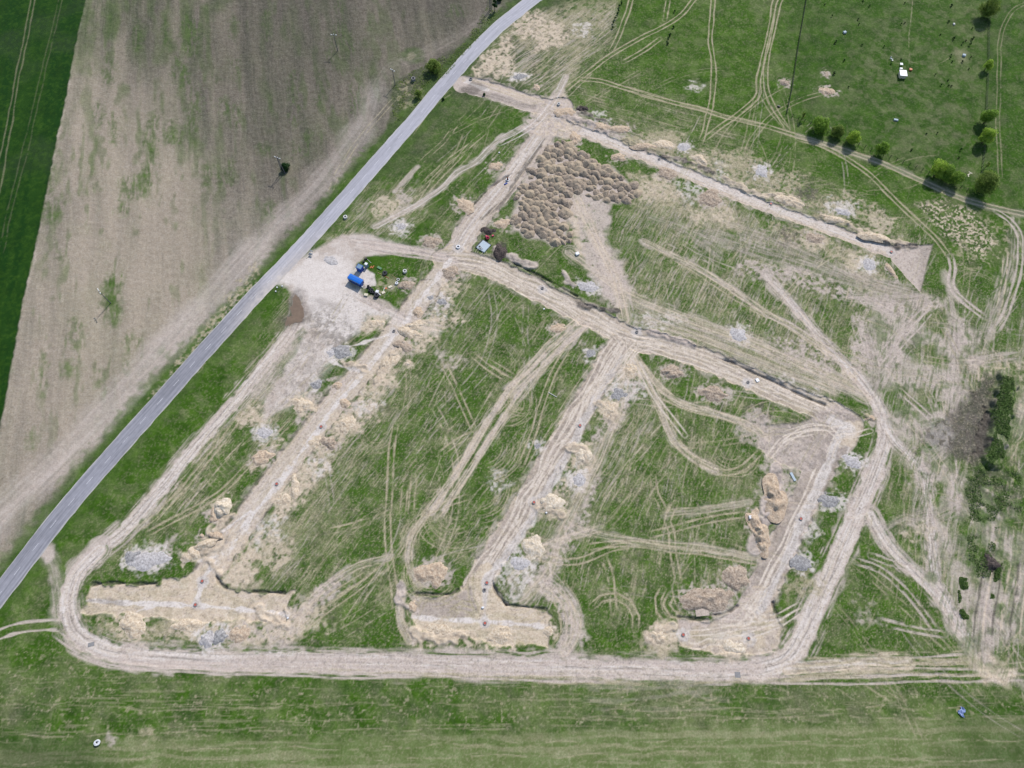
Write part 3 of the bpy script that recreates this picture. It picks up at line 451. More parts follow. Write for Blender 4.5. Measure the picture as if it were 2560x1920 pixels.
    for c, r, s_ in ((2, 1, '360 600 280 740 220 880 170 1050 110 1220 60 1350'), (1, 1, '860 1659 870 1480 880 1300 895 1150 905 1080'), (1, 1, '1220 700 1290 850 1350 980 1410 1120'), (1, 2, '850 -20 850 100 855 250 880 380 900 520 910 640 960 760 990 830'), (1, 2, '840 350 740 430 620 520 500 600 400 680 300 760'), (1, 2, '720 400 560 500 440 590'), (1, 1, '1000 1659 1010 1540 1020 1440'), (1, 1, '950 1659 965 1500'),
                     (1, 1, '1500 680 1600 740 1659 780'), (1, 1, '1400 640 1500 720 1620 790'), (2, 0, '1010 0 990 130'), (2, 1, '760 600 850 720 920 860 980 1000 1030 1120 1100 1230 1200 1330 1290 1380 1400 1400 1510 1370 1600 1270'), (2, 1, '900 820 960 900 1080 960 1200 1000 1350 1030 1480 1080 1590 1140'),
                     (2, 1, '1060 20 1180 90 1300 170 1430 260 1560 340 1659 390'), (3, 1, '-10 370 130 440 260 520 380 600'), (3, 1, '0 110 80 220 180 350 280 450 380 560'), (2, 2, '500 230 700 200 900 220 1100 250 1300 270 1600 320'), (2, 2, '200 300 420 320 640 240 760 215'), (2, 2, '600 300 640 420 650 520 660 640'), (2, 2, '1060 -60 1010 60 1040 130 1050 300 1080 440'), (2, 2, '520 620 580 560 680 540 760 590 800 680 800 760'),
                     (2, 2, '260 480 340 580 380 680 380 780 330 880'), (2, 2, '330 470 410 580 430 700 400 820'), (2, 2, '200 480 280 560 330 660 340 780 280 870'), (2, 2, '980 500 950 560 960 640 1010 700'), (2, 2, '1030 540 1000 600 1040 660 1120 680'), (2, 2, '900 150 1080 100 1300 50 1500 20'), (2, 2, '1060 480 1070 560 1100 620'), (2, 1, '920 1430 930 1540 980 1640'), (2, 1, '780 -20 800 60 780 120'),
                     (3, 1, '1110 290 1000 420 900 520 800 640 720 740'), (3, 1, '1040 330 920 430 830 520 760 620'), (3, 1, '560 430 600 560 660 700'), (3, 1, '640 500 690 640 710 760'), (3, 1, '860 870 950 960 1060 1060'), (1, 1, '1090 1659 1240 1600 1370 1560'), (1, 1, '1200 1280 1300 1200 1400 1150'), (1, 2, '480 120 600 90 720 60')):
        U(T(c, r, s_), k=EARTH if r == 1 and c == 3 else STRAW, gap=2.0, wd=.75, a=.9, brk=.25)
    for s_, wd, a_ in (('1262 680 1220 715 1165 765 1110 830 1060 900 1015 975 965 1050 925 1105 895 1150 882 1190 886 1230 905 1262', 2.5, .7), ('1275 700 1240 725 1190 775 1140 840 1085 910 1035 985 985 1060 940 1120', 1.5, .6), ('868 1280 862 1310 868 1350 885 1385', 2.6, .7), ('1362 760 1385 800 1410 850 1432 900 1455 950 1500 990 1545 1012', 3.2, .7), ('1385 785 1420 830 1470 870 1540 890 1610 915 1660 945', 3.0, .7),
                       ('1360 770 1350 830 1335 890 1310 950 1290 1000 1250 1080 1210 1160 1190 1230 1130 1300', 5.0, .5), ('1180 1275 1215 1290 1240 1325 1245 1365 1220 1410', 5, .6), ('1240 1140 1320 1160 1420 1175 1530 1185 1640 1205', 3.0, .5), ('1300 1140 1180 1180 1100 1250', 3, .4), ('1440 1110 1520 1100 1620 1085', 2.4, .4), ('640 1330 700 1270 760 1230 840 1205', 2.6, .6),
                       ('1230 545 1290 590 1345 630 1420 665 1500 695 1600 730 1700 775 1800 818 1870 855', 6.5, .6), ('1400 690 1500 725 1600 765 1700 805 1800 845', 4, .45), ('1245 420 1270 480 1300 540 1325 590 1340 640 1350 690', 7.5, .75), ('1390 520 1480 565 1560 610 1640 665 1720 715 1800 770', 2.6, .7)):
        q = F(s_); B(q, wd, EARTH, a=a_, f=1.2, en=1.2, es=2.5, st=.85, lu=12, lv=.45); B(q, wd * .8, SAND, a=a_ * .6, f=1, en=1, st=.9, lu=9, lv=.4); RU(q, k=SAND, gap=2, wd=.6, a=a_, brk=.25)
    for s_, wd, a_ in (('2050 640 2060 720 2065 800 2060 900', 5, .75), ('2190 470 2185 560 2160 640 2130 720 2100 800', 5, .6), ('1990 640 1900 620 1800 590 1700 560 1600 530 1500 500', 8, .5), ('2000 650 1960 700 1920 780 1890 850', 6, .6), ('1870 700 1880 760 1890 830', 6, .55), ('2090 780 2150 770 2212 760', 6, .6), ('2090 780 2080 860 2060 940 1990 1010', 4, .5), ('2010 640 1960 645 1900 650 1820 640', 5, .7), ('1960 1130 2050 1100 2120 1050', 6, .4),
                       ('2160 1200 2130 1300 2120 1400 2130 1440', 6, .6), ('2212 1180 2200 1280 2160 1400', 5, .6), ('1900 1160 1960 1120 2010 1150', 5, .5), ('1400 470 1480 500 1560 560', 5, .4), ('1560 480 1700 530 1850 600 1990 640', 6, .45), ('1700 600 1720 640 1700 680', 3, .3)):
        q = F(s_); B(q, wd, EARTH, a=a_, f=2, en=2, es=3, st=.85, lu=9, lv=.45, taper=6); B(q, wd * .8, DARK, a=a_ * .35, f=1.5, en=2, st=.9, lu=6, lv=.5, taper=6)
    # the many faint criss-crossing passes of machines
    rr = random.Random(5)
    for reg_, dirs, n_, a_ in (('960 600 1250 700 1300 770 1040 1200 900 1260 860 1280 650 1330 520 1300 700 950', (dW, dW, dW, ang(*F('850 1300 860 1000'))), 44, .45), ('1400 780 1800 930 1700 1100 1600 1330 1450 1330 1240 1350 1250 1100', (ang(*F('1500 1200 1530 1050')), dW, dH, ang(*F('1560 1300 1640 1100'))), 44, .42),
                               ('1400 400 1900 560 2000 640 1880 830 1380 700 1320 600', (dN, dN, ang(*F('1400 500 1800 700'))), 44, .5), ('1900 620 2212 660 2212 1480 2100 1440 2000 1250 1920 1050 1880 830', (dE, ang(*F('1900 900 2150 1300')), ang(*F('1880 850 2020 650')), dH), 50, .5),
                               ('300 1100 600 800 640 850 480 1080 300 1220', (dW,), 16, .5), ('620 1330 700 1250 1050 1200 860 1400 640 1400', (dW, ang(*F('640 1380 850 1260'))), 16, .45), ('1060 160 1280 60 1300 200 1200 300 900 500 780 520', (ang(*F('820 480 1100 250')),), 18, .4), ('1700 1440 1800 1100 1900 1060 2080 1400', (dE, ang(*F('1850 1200 2050 1380'))), 18, .45), ('1300 240 1700 330 1950 500 1900 530 1500 400', (ang(*F('1300 300 1800 480')), dN), 20, .45)):
        q = F(reg_); xa, xb = min(t[0] for t in q), max(t[0] for t in q); ya, yb = min(t[1] for t in q), max(t[1] for t in q)
        for _ in range(n_):
            for _t in range(20):
                x, y = rr.uniform(xa, xb), rr.uniform(ya, yb)
                if pin((x, y), q): break
            d = rr.choice(dirs) + rr.gauss(0, .13); cv = rr.gauss(0, .012); l = rr.uniform(9, 34); pts = []
            for t in np.linspace(-l, l, 7): pts.append((x, y)); x += math.cos(d) * l / 3; y += math.sin(d) * l / 3; d += cv * l / 3
            RU(pts, k=rr.choice((STRAW, STRAW, SAND, EARTH)), gap=rr.choice((0, 1.7, 2.0, 2.2)), wd=rr.uniform(.35, .7), a=a_ * rr.uniform(.7, 1.3), brk=rr.uniform(.3, .55), lu=rr.uniform(1.5, 6))
    # tyre arcs
    def carc(c, r, x, y, r0, r1, n, a0, a1, k=STRAW, a=.75):
        o = T(c, r, '%f %f' % (x, y))[0]; mm = px_m(640 * c + x * ZS, 640 * r + y * ZS) * ZS
        g.arc(o, r0 * mm, r1 * mm, n, a0, a1, k=k, wd=.42, a=a, brk=.35, wob=.6)
    carc(1, 1, 1640, 950, 60, 170, 7, -95, 20); carc(1, 1, 1480, 1230, 120, 260, 7, -80, 10); carc(1, 1, 1420, 1480, 150, 280, 6, -80, 0)
    carc(2, 1, 60, 930, 50, 110, 5, 120, 290, a=.85); carc(1, 2, 1160, 180, 90, 230, 9, 90, 200); carc(1, 2, 1150, 400, 100, 200, 8, 150, 330, a=.85); carc(1, 2, 1300, 0, 60, 260, 8, 180, 300)
    carc(1, 2, 1050, 640, 60, 130, 5, 120, 220); carc(2, 2, 60, 700, 270, 370, 9, -40, 60, k=EARTH); carc(2, 1, 620, 1000, 60, 250, 8, -80, 10, a=.6); carc(2, 1, 1420, 1250, 60, 190, 7, 200, 340)
    carc(2, 2, 640, 640, 60, 150, 3, 20, 170); carc(2, 2, 1080, 1100, 60, 120, 3, 190, 340, a=.5); carc(2, 2, 1260, 1120, 60, 120, 3, 190, 350, a=.6); carc(3, 1, 1370, 220, 110, 170, 3, 20, 200, a=.5)
    carc(0, 1, 1600, 1250, 60, 300, 7, 150, 240, a=.5); carc(1, 1, 780, 1150, 60, 140, 4, 200, 340, a=.6); carc(2, 2, 20, 480, 100, 260, 7, 250, 350, k=EARTH, a=.6)
    carc(3, 1, 100, 1240, 100, 330, 7, 20, 130, k=STRAW, a=.8)
    # crossing wheel marks in the beds near the junctions
    for s_ in ('1300 700 1340 720 1372 740 1360 770 1330 810', '1280 690 1330 722 1350 760 1320 800', '1460 752 1400 748 1370 760 1345 800 1300 850', '1420 745 1380 740 1350 770', '1310 815 1290 835 1270 880', '1340 720 1380 730 1420 742', '1370 770 1400 830 1440 890 1480 940'):
        U(F(s_), k=SAND, k2=GRAVEL, gap=1.9, wd=.6, a=.9, brk=.12)
    for s_ in ('1880 930 1840 940 1810 945 1790 990', '1700 935 1760 920 1800 925 1830 920', '1690 960 1730 930 1790 925 1820 960', '1660 985 1700 945 1760 930'):
        U(F(s_), k=SAND, k2=GRAVEL, gap=1.8, wd=.6, a=.95, brk=.1)
    for s_ in ('1560 640 1380 900 1330 1000 1210 1080', '1600 600 1500 800 1420 1080 900 1070', '1680 560 1560 780 1430 900 1440 1060', '1360 750 1480 960 1560 1060', '1480 760 1580 960 1700 1020 1850 1000', '1560 900 1700 1010 1900 1000 2200 820', '1000 1380 1400 1290 1700 1200 1960 1080 2200 900', '500 1240 900 1210 1300 1140 1950 1060', '460 1420 640 1440 800 1370 1050 1400'):
        U(BR(s_), k=SAND, k2=GRAVEL, gap=1.7, wd=.55, a=.9, brk=.1)
    for s_ in ('1250 680 1340 590 1420 600 1430 690', '1260 700 1320 620 1400 640 1420 700', '1400 380 1390 480 1400 560 1440 640'):
        U(T(1, 2, s_), k=STRAW, gap=1.6, wd=.5, a=.9, brk=.1)
    # north-east field trails
    for s_ in ('1295 -100 1290 0 1275 150 1275 280 1290 420 1290 560 1275 680 1245 800 1215 900', '1325 -100 1318 0 1303 150 1303 290 1325 450 1322 560 1300 690 1280 780 1240 930'):
        U(T(2, 0, s_), k=STRAW, gap=0, wd=.75, a=.9, brk=.08)
    for s_ in ('1800 -60 1710 0 1680 150 1640 350 1600 500 1600 600 1540 680 1440 760 1350 820 1250 900', '1840 -60 1740 0 1700 170 1650 380 1640 520 1660 620 1720 740 1780 830', '1270 -100 1180 0 1080 110 950 190 850 240 640 360 480 480 340 580', '820 -100 770 0 740 100 690 230 640 330', '430 510 560 520 760 580 950 640 1200 700 1400 760 1560 800 1659 820', '560 520 700 560 900 620 1150 690 1340 740', '960 250 850 330 720 400'):
        U(T(2, 0, s_), k=STRAW, gap=2.0, wd=.75, a=.85, brk=.12)
    B(T(2, 0, '1100 680 1300 730 1480 780 1600 800'), 1.6, STRAW, a=.5, f=1.4, en=.8)
    for s_ in ('0 820 130 860 250 900 420 950 600 1010 800 1080 1000 1170 1200 1260 1400 1330 1659 1390 1800 1420', '200 900 340 940 480 1010 620 1100 760 1230 880 1350 1000 1460 1100 1560 1170 1659'):
        U(T(3, 0, s_), k=STRAW, gap=2.0, wd=.95, a=.8, brk=.12); 
    B(T(3, 0, '200 880 420 950 600 1010 800 1080 1000 1170 1200 1260 1400 1330 1659 1390'), 3.4, EARTH, a=.28, f=1.2, en=.9, st=.3)
    for s_ in ('-40 620 40 740 130 840',): U(T(3, 0, s_), k=STRAW, gap=1.8, wd=.5, a=.7)
    U(T(3, 1, '1180 0 1195 80 1190 180 1230 250 1320 330 1400 390'), k=EARTH, gap=2.0, wd=1.3, a=.9, brk=.05); B(T(3, 1, '1160 120 1180 220 1240 280'), 4, EARTH, a=.7, f=2, en=1.5)
    U(T(3, 0, '1480 1370 1560 1420 1620 1500 1640 1600 1640 1700'), k=EARTH, gap=2.0, wd=1.1, a=.8, brk=.1); U(T(3, 1, '1640 0 1620 120 1580 260 1540 380 1480 480'), k=EARTH, gap=2.0, wd=1.1, a=.8, brk=.15)
    for s_ in ('1800 0 1640 30 1560 110 1510 220 1500 400 1495 600 1490 800 1500 1000 1510 1150',): U(T(3, 0, s_), k=STRAW, gap=1.6, wd=.6, a=.42, brk=.2)
    U(T(3, 0, '938 -60 930 100 915 250 912 400'), k=STRAW, gap=0, wd=.6, a=.5, brk=.3); U(T(3, 0, '912 400 980 415 1060 420'), k=STRAW, gap=0, wd=.5, a=.6, brk=.5); U(T(3, 0, '1060 415 1140 400 1180 370'), k=STRAW, gap=0, wd=.5, a=.6, brk=.5)
    P(T(3, 0, '1200 320 1290 310 1300 400 1230 410'), STRAW, a=.3, f=3)
    for s_ in ('480 1240 560 1060 740 820 900 640', '900 1250 1060 1060 1230 900 1300 800', '1080 1190 1250 1040 1400 930', '1100 1250 1330 1000 1480 860', '1000 880 1130 700 1260 600'):
        U(T(1, 0, s_), k=STRAW, gap=1.9, wd=.55, a=.75, brk=.35)
    B(T(1, 0, '770 1470 920 1390 1070 1310 1200 1220 1300 1120 1420 1050 1560 920 1659 860'), 3.2, EARTH, a=.85, f=1, en=.8, st=.5, label=4); U(T(1, 0, '770 1470 920 1390 1070 1310 1200 1220 1300 1120 1420 1050 1560 920 1659 860 1760 800'), k=GRAVEL, gap=1.8, wd=.5, a=.6)
    B(T(1, 0, '900 1240 980 1150 1050 1080'), 2, EARTH, a=.7, f=1, en=.8)
    B(T(2, 0, '740 1300 900 1350 1040 1200 1100 1120 1160 1060'), 1.5, STRAW, a=.4, f=1)
    for s_ in ('1180 1060 1130 1140 1090 1230', '1060 1230 920 1350'): U(T(2, 0, s_), k=STRAW, gap=1.5, wd=.6, a=.8)
    # loop and spur lines beside the perimeter track (left)
    for s_ in ('560 850 480 950 400 1050 330 1120 300 1140', '640 900 560 980 480 1060 400 1110 320 1150'): U(F(s_), k=STRAW, gap=1.8, wd=.8, a=.8, brk=.25)
    B(T(1, 1, '0 860 130 700 230 560'), 5, EARTH, a=.5, f=2, en=2, st=.6)
    # weedy overgrown bank and the dug cut on the right
    B(T(3, 1, '1550 790 1530 900 1500 1050 1480 1180 1450 1320'), 6.5, None, z=1.7, lump=.5, f=1.2, en=1.2)
    P(T(3, 1, '1390 1060 1440 1010 1500 780 1600 780 1610 1000 1560 1250 1640 1500 1620 1659 1500 1750 1300 1700 1260 1500 1280 1400 1370 1300'), GRASS, a=.75, f=3, en=3, thr=.8, sc=2, soft=.2)
    P(T(3, 1, '1300 1350 1659 1350 1659 1659 1300 1659'), DARK, a=.5, f=4, thr=.5, sc=2.5, lump=.5); P(T(3, 2, '1280 0 1659 0 1659 300 1560 900 1500 500 1330 400 1250 200'), GRASS, a=.55, f=4, thr=.5, dr=dE, lu=9, lv=1.5, lump=.4)
    P(T(3, 1, '1000 1180 1060 1080 1200 1010 1300 900 1400 780 1480 780 1460 900 1440 1030 1400 1250 1350 1340 1230 1300 1130 1250'), DARK, a=.8, f=3, en=2.5)  # dark dug soil, with the bank's shadow painted into its colour
    P(T(3, 1, '1050 1100 1160 1060 1200 1150 1180 1260 1060 1260 1010 1190'), GRAVEL, a=.3, f=3, thr=.6, sc=1.2)
    site = F('1100 60 1330 0 1350 120 1560 270 1960 480 2212 640 2212 1500 1200 1490 100 1400 130 1280 640 700 900 520 1180 210')
    P(site, DARK, a=.38, f=4, thr=.17, sc=.42); P(site, DARK, a=.3, f=4, thr=.2, sc=.9); P(site, STRAW, a=.34, f=4, thr=.22, sc=.42); P(site, SAND, a=.25, f=4, thr=.14, sc=.42)
    P(T(3, 1, '1400 980 1450 1000 1445 1100 1430 1200 1400 1300 1340 1280 1350 1180 1380 1080'), DARK, a=.95, f=1, en=2, es=2, z=-.9, lump=.7)  # near-black cut: shadow painted over the real dip
    for o_ in (0, 3, 6, 9, 12, 15): RU([(x + o_, y) for x, y in T(3, 2, '1400 330 1370 520 1340 680 1330 820')], k=SAND if o_ % 2 else DARK, gap=0, wd=.9, a=.7, brk=.35)
    # lumpy spoil berms along the excavations
    def berm(c, r, s_, wd, k, h=.5): B(T(c, r, s_), wd, k, a=.9, f=.8, en=1.2, es=1.8, lump=h * 1.4, z=h * .15); B(T(c, r, s_), wd * .8, DARK if k != DARK else EARTH, a=.35, f=.8, st=.8, lu=1.2, lv=1)
    for q in ((2, 0, '300 720 360 760 420 780 520 800 600 850 740 840', 2.6, EARTH), (2, 0, '430 700 520 760 600 780', 2, DARK), (2, 0, '740 920 820 940 900 970 1020 960', 3.2, STRAW), (2, 0, '980 1010 1080 1030 1200 1070 1300 1120', 2.4, DARK), (2, 0, '1380 1150 1480 1210 1600 1260', 2.6, SAND), (3, 0, '-20 1270 60 1270 150 1300 200 1330', 3, SAND), (3, 0, '320 1400 420 1430 500 1450', 2.4, STRAW),
              (3, 0, '520 1460 640 1520 760 1560 900 1590', 2.8, SAND), (3, 0, '640 1540 800 1590 960 1590', 2, DARK), (2, 1, '440 310 560 330 680 360', 2.4, DARK), (2, 1, '900 490 1050 540 1180 580', 2.6, EARTH), (2, 1, '330 110 360 160 400 180', 2.2, EARTH), (1, 1, '1560 -40 1680 20 1800 60', 3, EARTH), (3, 2, '-20 20 20 -60 60 -140', 2, EARTH),
              (1, 1, '560 690 640 710 720 740', 2, SAND), (1, 1, '940 560 880 640 830 720 780 820', 2.4, SAND), (1, 2, '20 640 120 700 180 740', 2.4, SAND), (1, 2, '1030 790 1150 820 1250 810 1360 790', 3, SAND), (1, 2, '930 480 930 560 980 620', 2.6, EARTH), (2, 2, '880 820 960 770 1040 740', 3, SAND), (0, 2, '1400 200 1300 260 1200 290', 3.2, SAND), (0, 2, '1380 120 1440 60 1500 20', 2.6, SAND), (0, 2, '1340 300 1420 400', 1.5, SAND),
              (2, 2, '1660 20 1620 130 1570 230', 4.4, EARTH), (3, 1, '60 1380 30 1500 0 1640', 4.6, EARTH), (2, 1, '560 950 640 960 680 1010 640 1060', 2.6, SAND), (2, 1, '380 1240 470 1250 480 1330', 2.6, SAND), (2, 1, '150 1600 260 1640 320 1680', 3, SAND), (3, 1, '640 1040 690 1060', 1.6, STRAW)):
        berm(*q)
    # upper banks of the dug-out beds: sunk lips with their shadow line painted dark
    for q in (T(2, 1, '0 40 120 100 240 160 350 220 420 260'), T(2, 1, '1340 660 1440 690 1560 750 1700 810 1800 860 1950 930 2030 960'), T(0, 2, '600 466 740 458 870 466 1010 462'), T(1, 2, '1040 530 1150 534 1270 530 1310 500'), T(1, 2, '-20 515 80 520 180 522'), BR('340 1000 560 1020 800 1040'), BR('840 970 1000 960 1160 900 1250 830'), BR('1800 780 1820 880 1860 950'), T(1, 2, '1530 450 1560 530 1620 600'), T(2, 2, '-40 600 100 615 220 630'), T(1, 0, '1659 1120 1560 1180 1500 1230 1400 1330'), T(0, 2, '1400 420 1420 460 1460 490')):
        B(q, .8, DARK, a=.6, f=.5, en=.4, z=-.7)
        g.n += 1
PADS = [(803, 1067, 1.8), (692, 1210, 1.9), (985, 828, 2), (506, 1453, 2.), (489, 1512, 1.6), (1450, 1064, 1.8), (1335, 1256, 2), (1356, 721, 2), (1592, 830, 2.2), (1870, 956, 2.2), (1217, 1457, 2), (1212, 1558, 1.6), (1708, 1587, 2.2), (1871, 1596, 2.4), (2002, 1297, 2), (1927, 510, 1.4), (2228, 630, 1.8), (1648, 398, 1.8), (1390, 289, 2), (1172, 199, 1.6), (1145, 618, 2.4), (1269, 451, 1.4)]
G1 = 'spoil heaps beside the excavated road beds'; G2 = 'gravel heaps left along the site'
HEAPS = [  # tile, x, y, width, depth, height, turn, material, label
 ((1, 1, 1275, 110), 140, 100, 1.3, -20, 'earth', 'brown spoil heap in the corner south-east of the upper crossroads'), ((1, 1, 968, 192), 105, 70, 1.1, 10, 'earth', 'low round spoil heap at the east corner of the storage lawn'),
 ((1, 1, 775, 440), 140, 70, .9, 15, 'sand', 'long sandy spoil heap at the edge of the gravel yard below the small grass patch'), ((1, 1, 1052, 360), 60, 90, .8, -20, 'tan', 'ribbed tan spoil heap between the west bed and a grey gravel stain'),
 ((1, 1, 1030, 455), 110, 70, .8, 20, 'sand', 'bright sandy spoil heap opposite the dark manhole of the west bed'), ((1, 1, 1000, 500), 150, 70, .9, -25, 'sand', 'flat sandy slab-like heap just below the bright heap by the west bed'),
 ((1, 1, 965, 585), 120, 70, 1., -25, 'earth', 'brown spoil heap with a shaded foot on the east side of the west bed'), ((1, 1, 980, 695), 60, 36, .5, 20, 'sand', 'tiny isolated sandy heap in the grass east of the west bed'),
 ((1, 1, 515, 838), 90, 70, .9, 20, 'tan', 'small tan heap against the west bank near the double grass strips'), ((1, 1, 595, 965), 110, 70, .8, -30, 'tan', 'ribbed tan heap next to the narrow grass edge of the west bed'),
 ((1, 1, 475, 1215), 110, 80, 1.1, -20, 'earth', 'round brown heap east of a red manhole on the west bed'), ((1, 1, 395, 1215), 90, 110, .7, 40, 'sand', 'ridged sandy heap beside the round brown heap'),
 ((1, 1, 300, 960), 150, 110, 1., -35, 'sand', 'rippled straw coloured heap on the west side of the west bed'), ((1, 1, 45, 1305), 140, 90, 1.2, 20, 'tan', 'lumpy tan heap north-west of the lower west bed'),
 ((1, 1, 255, 1500), 60, 150, .8, 15, 'sand', 'narrow sandy heap running south of the second red manhole'), ((1, 1, 180, 1580), 110, 90, .7, 0, 'sand', 'low sandy heap in the grass east of the lower west bed'),
 ((1, 1, 860, 680), 90, 170, .8, -35, 'sand', 'long smooth sandy heap parallel to the west bed'), ((1, 1, 580, 1090), 120, 120, .9, 0, 'sand', 'wide sandy heap with tyre ridges below a pale gravel stain'),
 ((0, 1, 1440, 1640), 120, 130, 2.6, 0, 'cream', 'tall cream heap with a bright peak beside the lower west bed'), ((0, 2, 1385, 30), 80, 100, 1.4, 10, 'tan', 'tan heap joined to the foot of the tall cream heap'),
 ((0, 2, 1308, 155), 32, 30, .9, 0, 'tan', 'little ball-shaped clod heap standing alone in the grass'), ((0, 2, 1395, 145), 80, 50, 1., -15, 'tan', 'small tan heap in the grass corner between the ball-shaped clod and the bed'),
 ((0, 2, 1325, 215), 130, 60, .9, 25, 'sand', 'jagged sandy heap lining the bed above the grey trench spur'), ((0, 2, 1235, 275), 110, 80, .9, 15, 'sand', 'sandy heap at the outer end of the grey trench spur'),
 ((0, 2, 855, 742), 190, 130, 1., -30, 'sand', 'broad cracked sandy heap below the south-west bed'), ((0, 2, 1205, 735), 190, 80, .7, 0, 'sand', 'low sandy heap south of the lowest west manhole'),
 ((0, 2, 1560, 790), 150, 110, .8, 35, 'tan', 'ridged tan heap at the south-east end of the south-west bed'), ((1, 2, 1150, 400), 200, 160, 1.5, 0, 'tan', 'cone heap ringed by tyre circles with a dark hollow on its flank'),
 ((1, 2, 1590, 800), 170, 110, .9, 10, 'sand', 'sandy heap south-east of the middle tee of the beds'), ((1, 2, 1180, 770), 260, 80, .6, -5, 'sand', 'long sandy heap fanned out below the middle tee'),
 ((2, 1, 1035, 752), 160, 95, 1.3, 0, 'earth', 'brown heap with a grey crest in the grass under the central bed'), ((2, 1, 1318, 890), 215, 105, 1.3, -12, 'earth', 'largest brown heap beside the central bed, west of a bare dark patch'),
 ((2, 1, 300, 462), 110, 70, .7, 0, 'tan', 'low tan heap beside the bundle of wheel tracks'), ((2, 1, 770, 740), 100, 110, .8, 20, 'sand', 'ridged sandy heap right of the junction of the three beds'),
 ((2, 1, 635, 1000), 120, 130, 1., 0, 'sand', 'zigzag ridged sandy heap east of the middle bed'), ((2, 1, 455, 1290), 110, 160, 1.1, -15, 'cream', 'pale crested heap east of the middle bed near a grey plate'),
 ((2, 1, 255, 1610), 160, 110, 1.2, -20, 'cream', 'pale ragged heap by the second lower red manhole of the middle bed'), ((2, 2, 140, 220), 120, 150, 1.2, 20, 'cream', 'pale heap with a dark arc at the foot of the middle bed'),
 ((2, 2, 1275, 570), 330, 150, 1.7, 4, 'earth', 'biggest brown spoil heap above the south-east bed'), ((2, 2, 1450, 430), 150, 150, 1.5, 0, 'earth', 'square brown heap upper right of the biggest spoil heap'),
 ((2, 2, 1605, 120), 110, 250, 1.6, 8, 'tan', 'long reddish bank of clods west of the east bed, lower half'), ((3, 1, 40, 1560), 130, 230, 1.5, -12, 'tan', 'long reddish bank of clods west of the east bed, upper half'),
 ((2, 2, 955, 800), 170, 100, 1.1, 25, 'sand', 'tangled straw coloured heap at the west end of the south-east bed'), ((2, 2, 1430, 880), 150, 90, .8, 0, 'cream', 'creamy heap on the south rim of the south-east bed'),
 ((2, 0, 692, 1022), 100, 70, 1.1, 0, 'tan', 'small tan heap north-east of the field of tipped heaps'), ((2, 0, 1225, 1045), 100, 105, 1.3, 10, 'sand', 'smooth domed sandy heap north of the north-east bed'),
 ((2, 0, 985, 940), 120, 70, 1., -10, 'sand', 'bright frayed heap on the north rim of the north-east bed'), ((2, 0, 860, 945), 190, 60, .9, -8, 'tan', 'scalloped tan heap along the north rim of the north-east bed'),
 ((2, 0, 1290, 1290), 150, 115, 1.1, 0, 'earth', 'brown heap with pale scrapes south of the north-east bed'), ((2, 0, 1000, 1130), 130, 80, .8, -15, 'earth', 'low brown heap between the tipped heaps and the north-east bed'),
 ((2, 0, 460, 705), 80, 50, 1.1, 0, 'dark', 'dark clod heap north of the start of the north-east bed'), ((2, 0, 410, 905), 80, 110, 1.1, 0, 'tan', 'pale edged tan heap just above the field of tipped heaps'),
 ((2, 0, 350, 730), 130, 80, .9, 0, 'tan', 'tan clod heap touching the north crossing'), ((2, 0, 570, 820), 110, 70, .9, 0, 'tan', 'tan clod heap on the berm north of the north-east bed'), ((2, 0, 700, 835), 130, 60, .9, -8, 'tan', 'frilly tan heap on the berm, third east of the north crossing'),
 ((2, 0, 160, 565), 45, 50, .9, 0, 'tan', 'small pinkish heap alone in the grass above the north-west bed'), ((1, 0, 1555, 1080), 100, 70, 1.2, 30, 'tan', 'heap on the grass bank west of the north part of the west bed'),
 ((1, 0, 1350, 1330), 90, 120, .9, 40, 'tan', 'long tan heap lining the west bank above the upper crossroads'), ((1, 0, 1140, 1570), 120, 90, 1.1, 0, 'earth', 'brown heap with shrubby top west of the upper crossroads'), ((1, 0, 1590, 1450), 100, 80, 1., 10, 'tan', 'tan heap at the south-west foot of the field of tipped heaps'),
 ((1, 0, 1505, 1500), 90, 60, 1.4, 0, 'dark', 'black heap next to the red machine'), ((1, 0, 1580, 1630), 80, 110, 1.5, 0, 'dark', 'black heap south-east of the pale blue slab'),
 ((3, 0, 110, 533), 60, 56, 1., 0, 'earth', 'pinkish brown mound outside the west meadow fence'), ((3, 0, 385, 592), 100, 64, 1.1, -15, 'tan', 'pale soil mound on the fenced meadow'), ((3, 0, 378, 482), 30, 60, .4, 0, 'earth', 'small bare soil scrape heap above the pale mound on the meadow'),
 ((3, 0, 140, 1300), 150, 65, 1., -15, 'sand', 'ragged sandy heap on the north rim halfway down the north-east bed'), ((3, 0, 430, 1420), 170, 50, .9, -12, 'sand', 'fringed sandy heap north of the far half of the north-east bed'), ((3, 0, 680, 1530), 180, 60, .9, -15, 'sand', 'fringed sandy heap north of the far end of the north-east bed'),
 ((3, 0, 310, 1540), 110, 80, .8, 0, 'earth', 'brown heap in the grass south of the far half of the north-east bed'), ((3, 1, 798, 100), 40, 130, .9, 22, 'tan', 'narrow dark-cored heap in the grass beside the triangular pit'), ((3, 1, 665, 1055), 70, 60, 1., 0, 'tan', 'small heap on the green strip between the east bed and the haul track'),
 ((3, 2, 1440, 340), 110, 120, 1.8, 0, 'dark', 'dark clod heap in the weeds near the right edge'), ((1, 2, 1010, 610), 50, 70, .7, 0, 'tan', 'small rounded heap at the west end of the middle tee'), ((2, 2, 250, 770), 90, 90, .8, 0, 'sand', 'rounded sandy heap at the east end of the middle tee'),
]
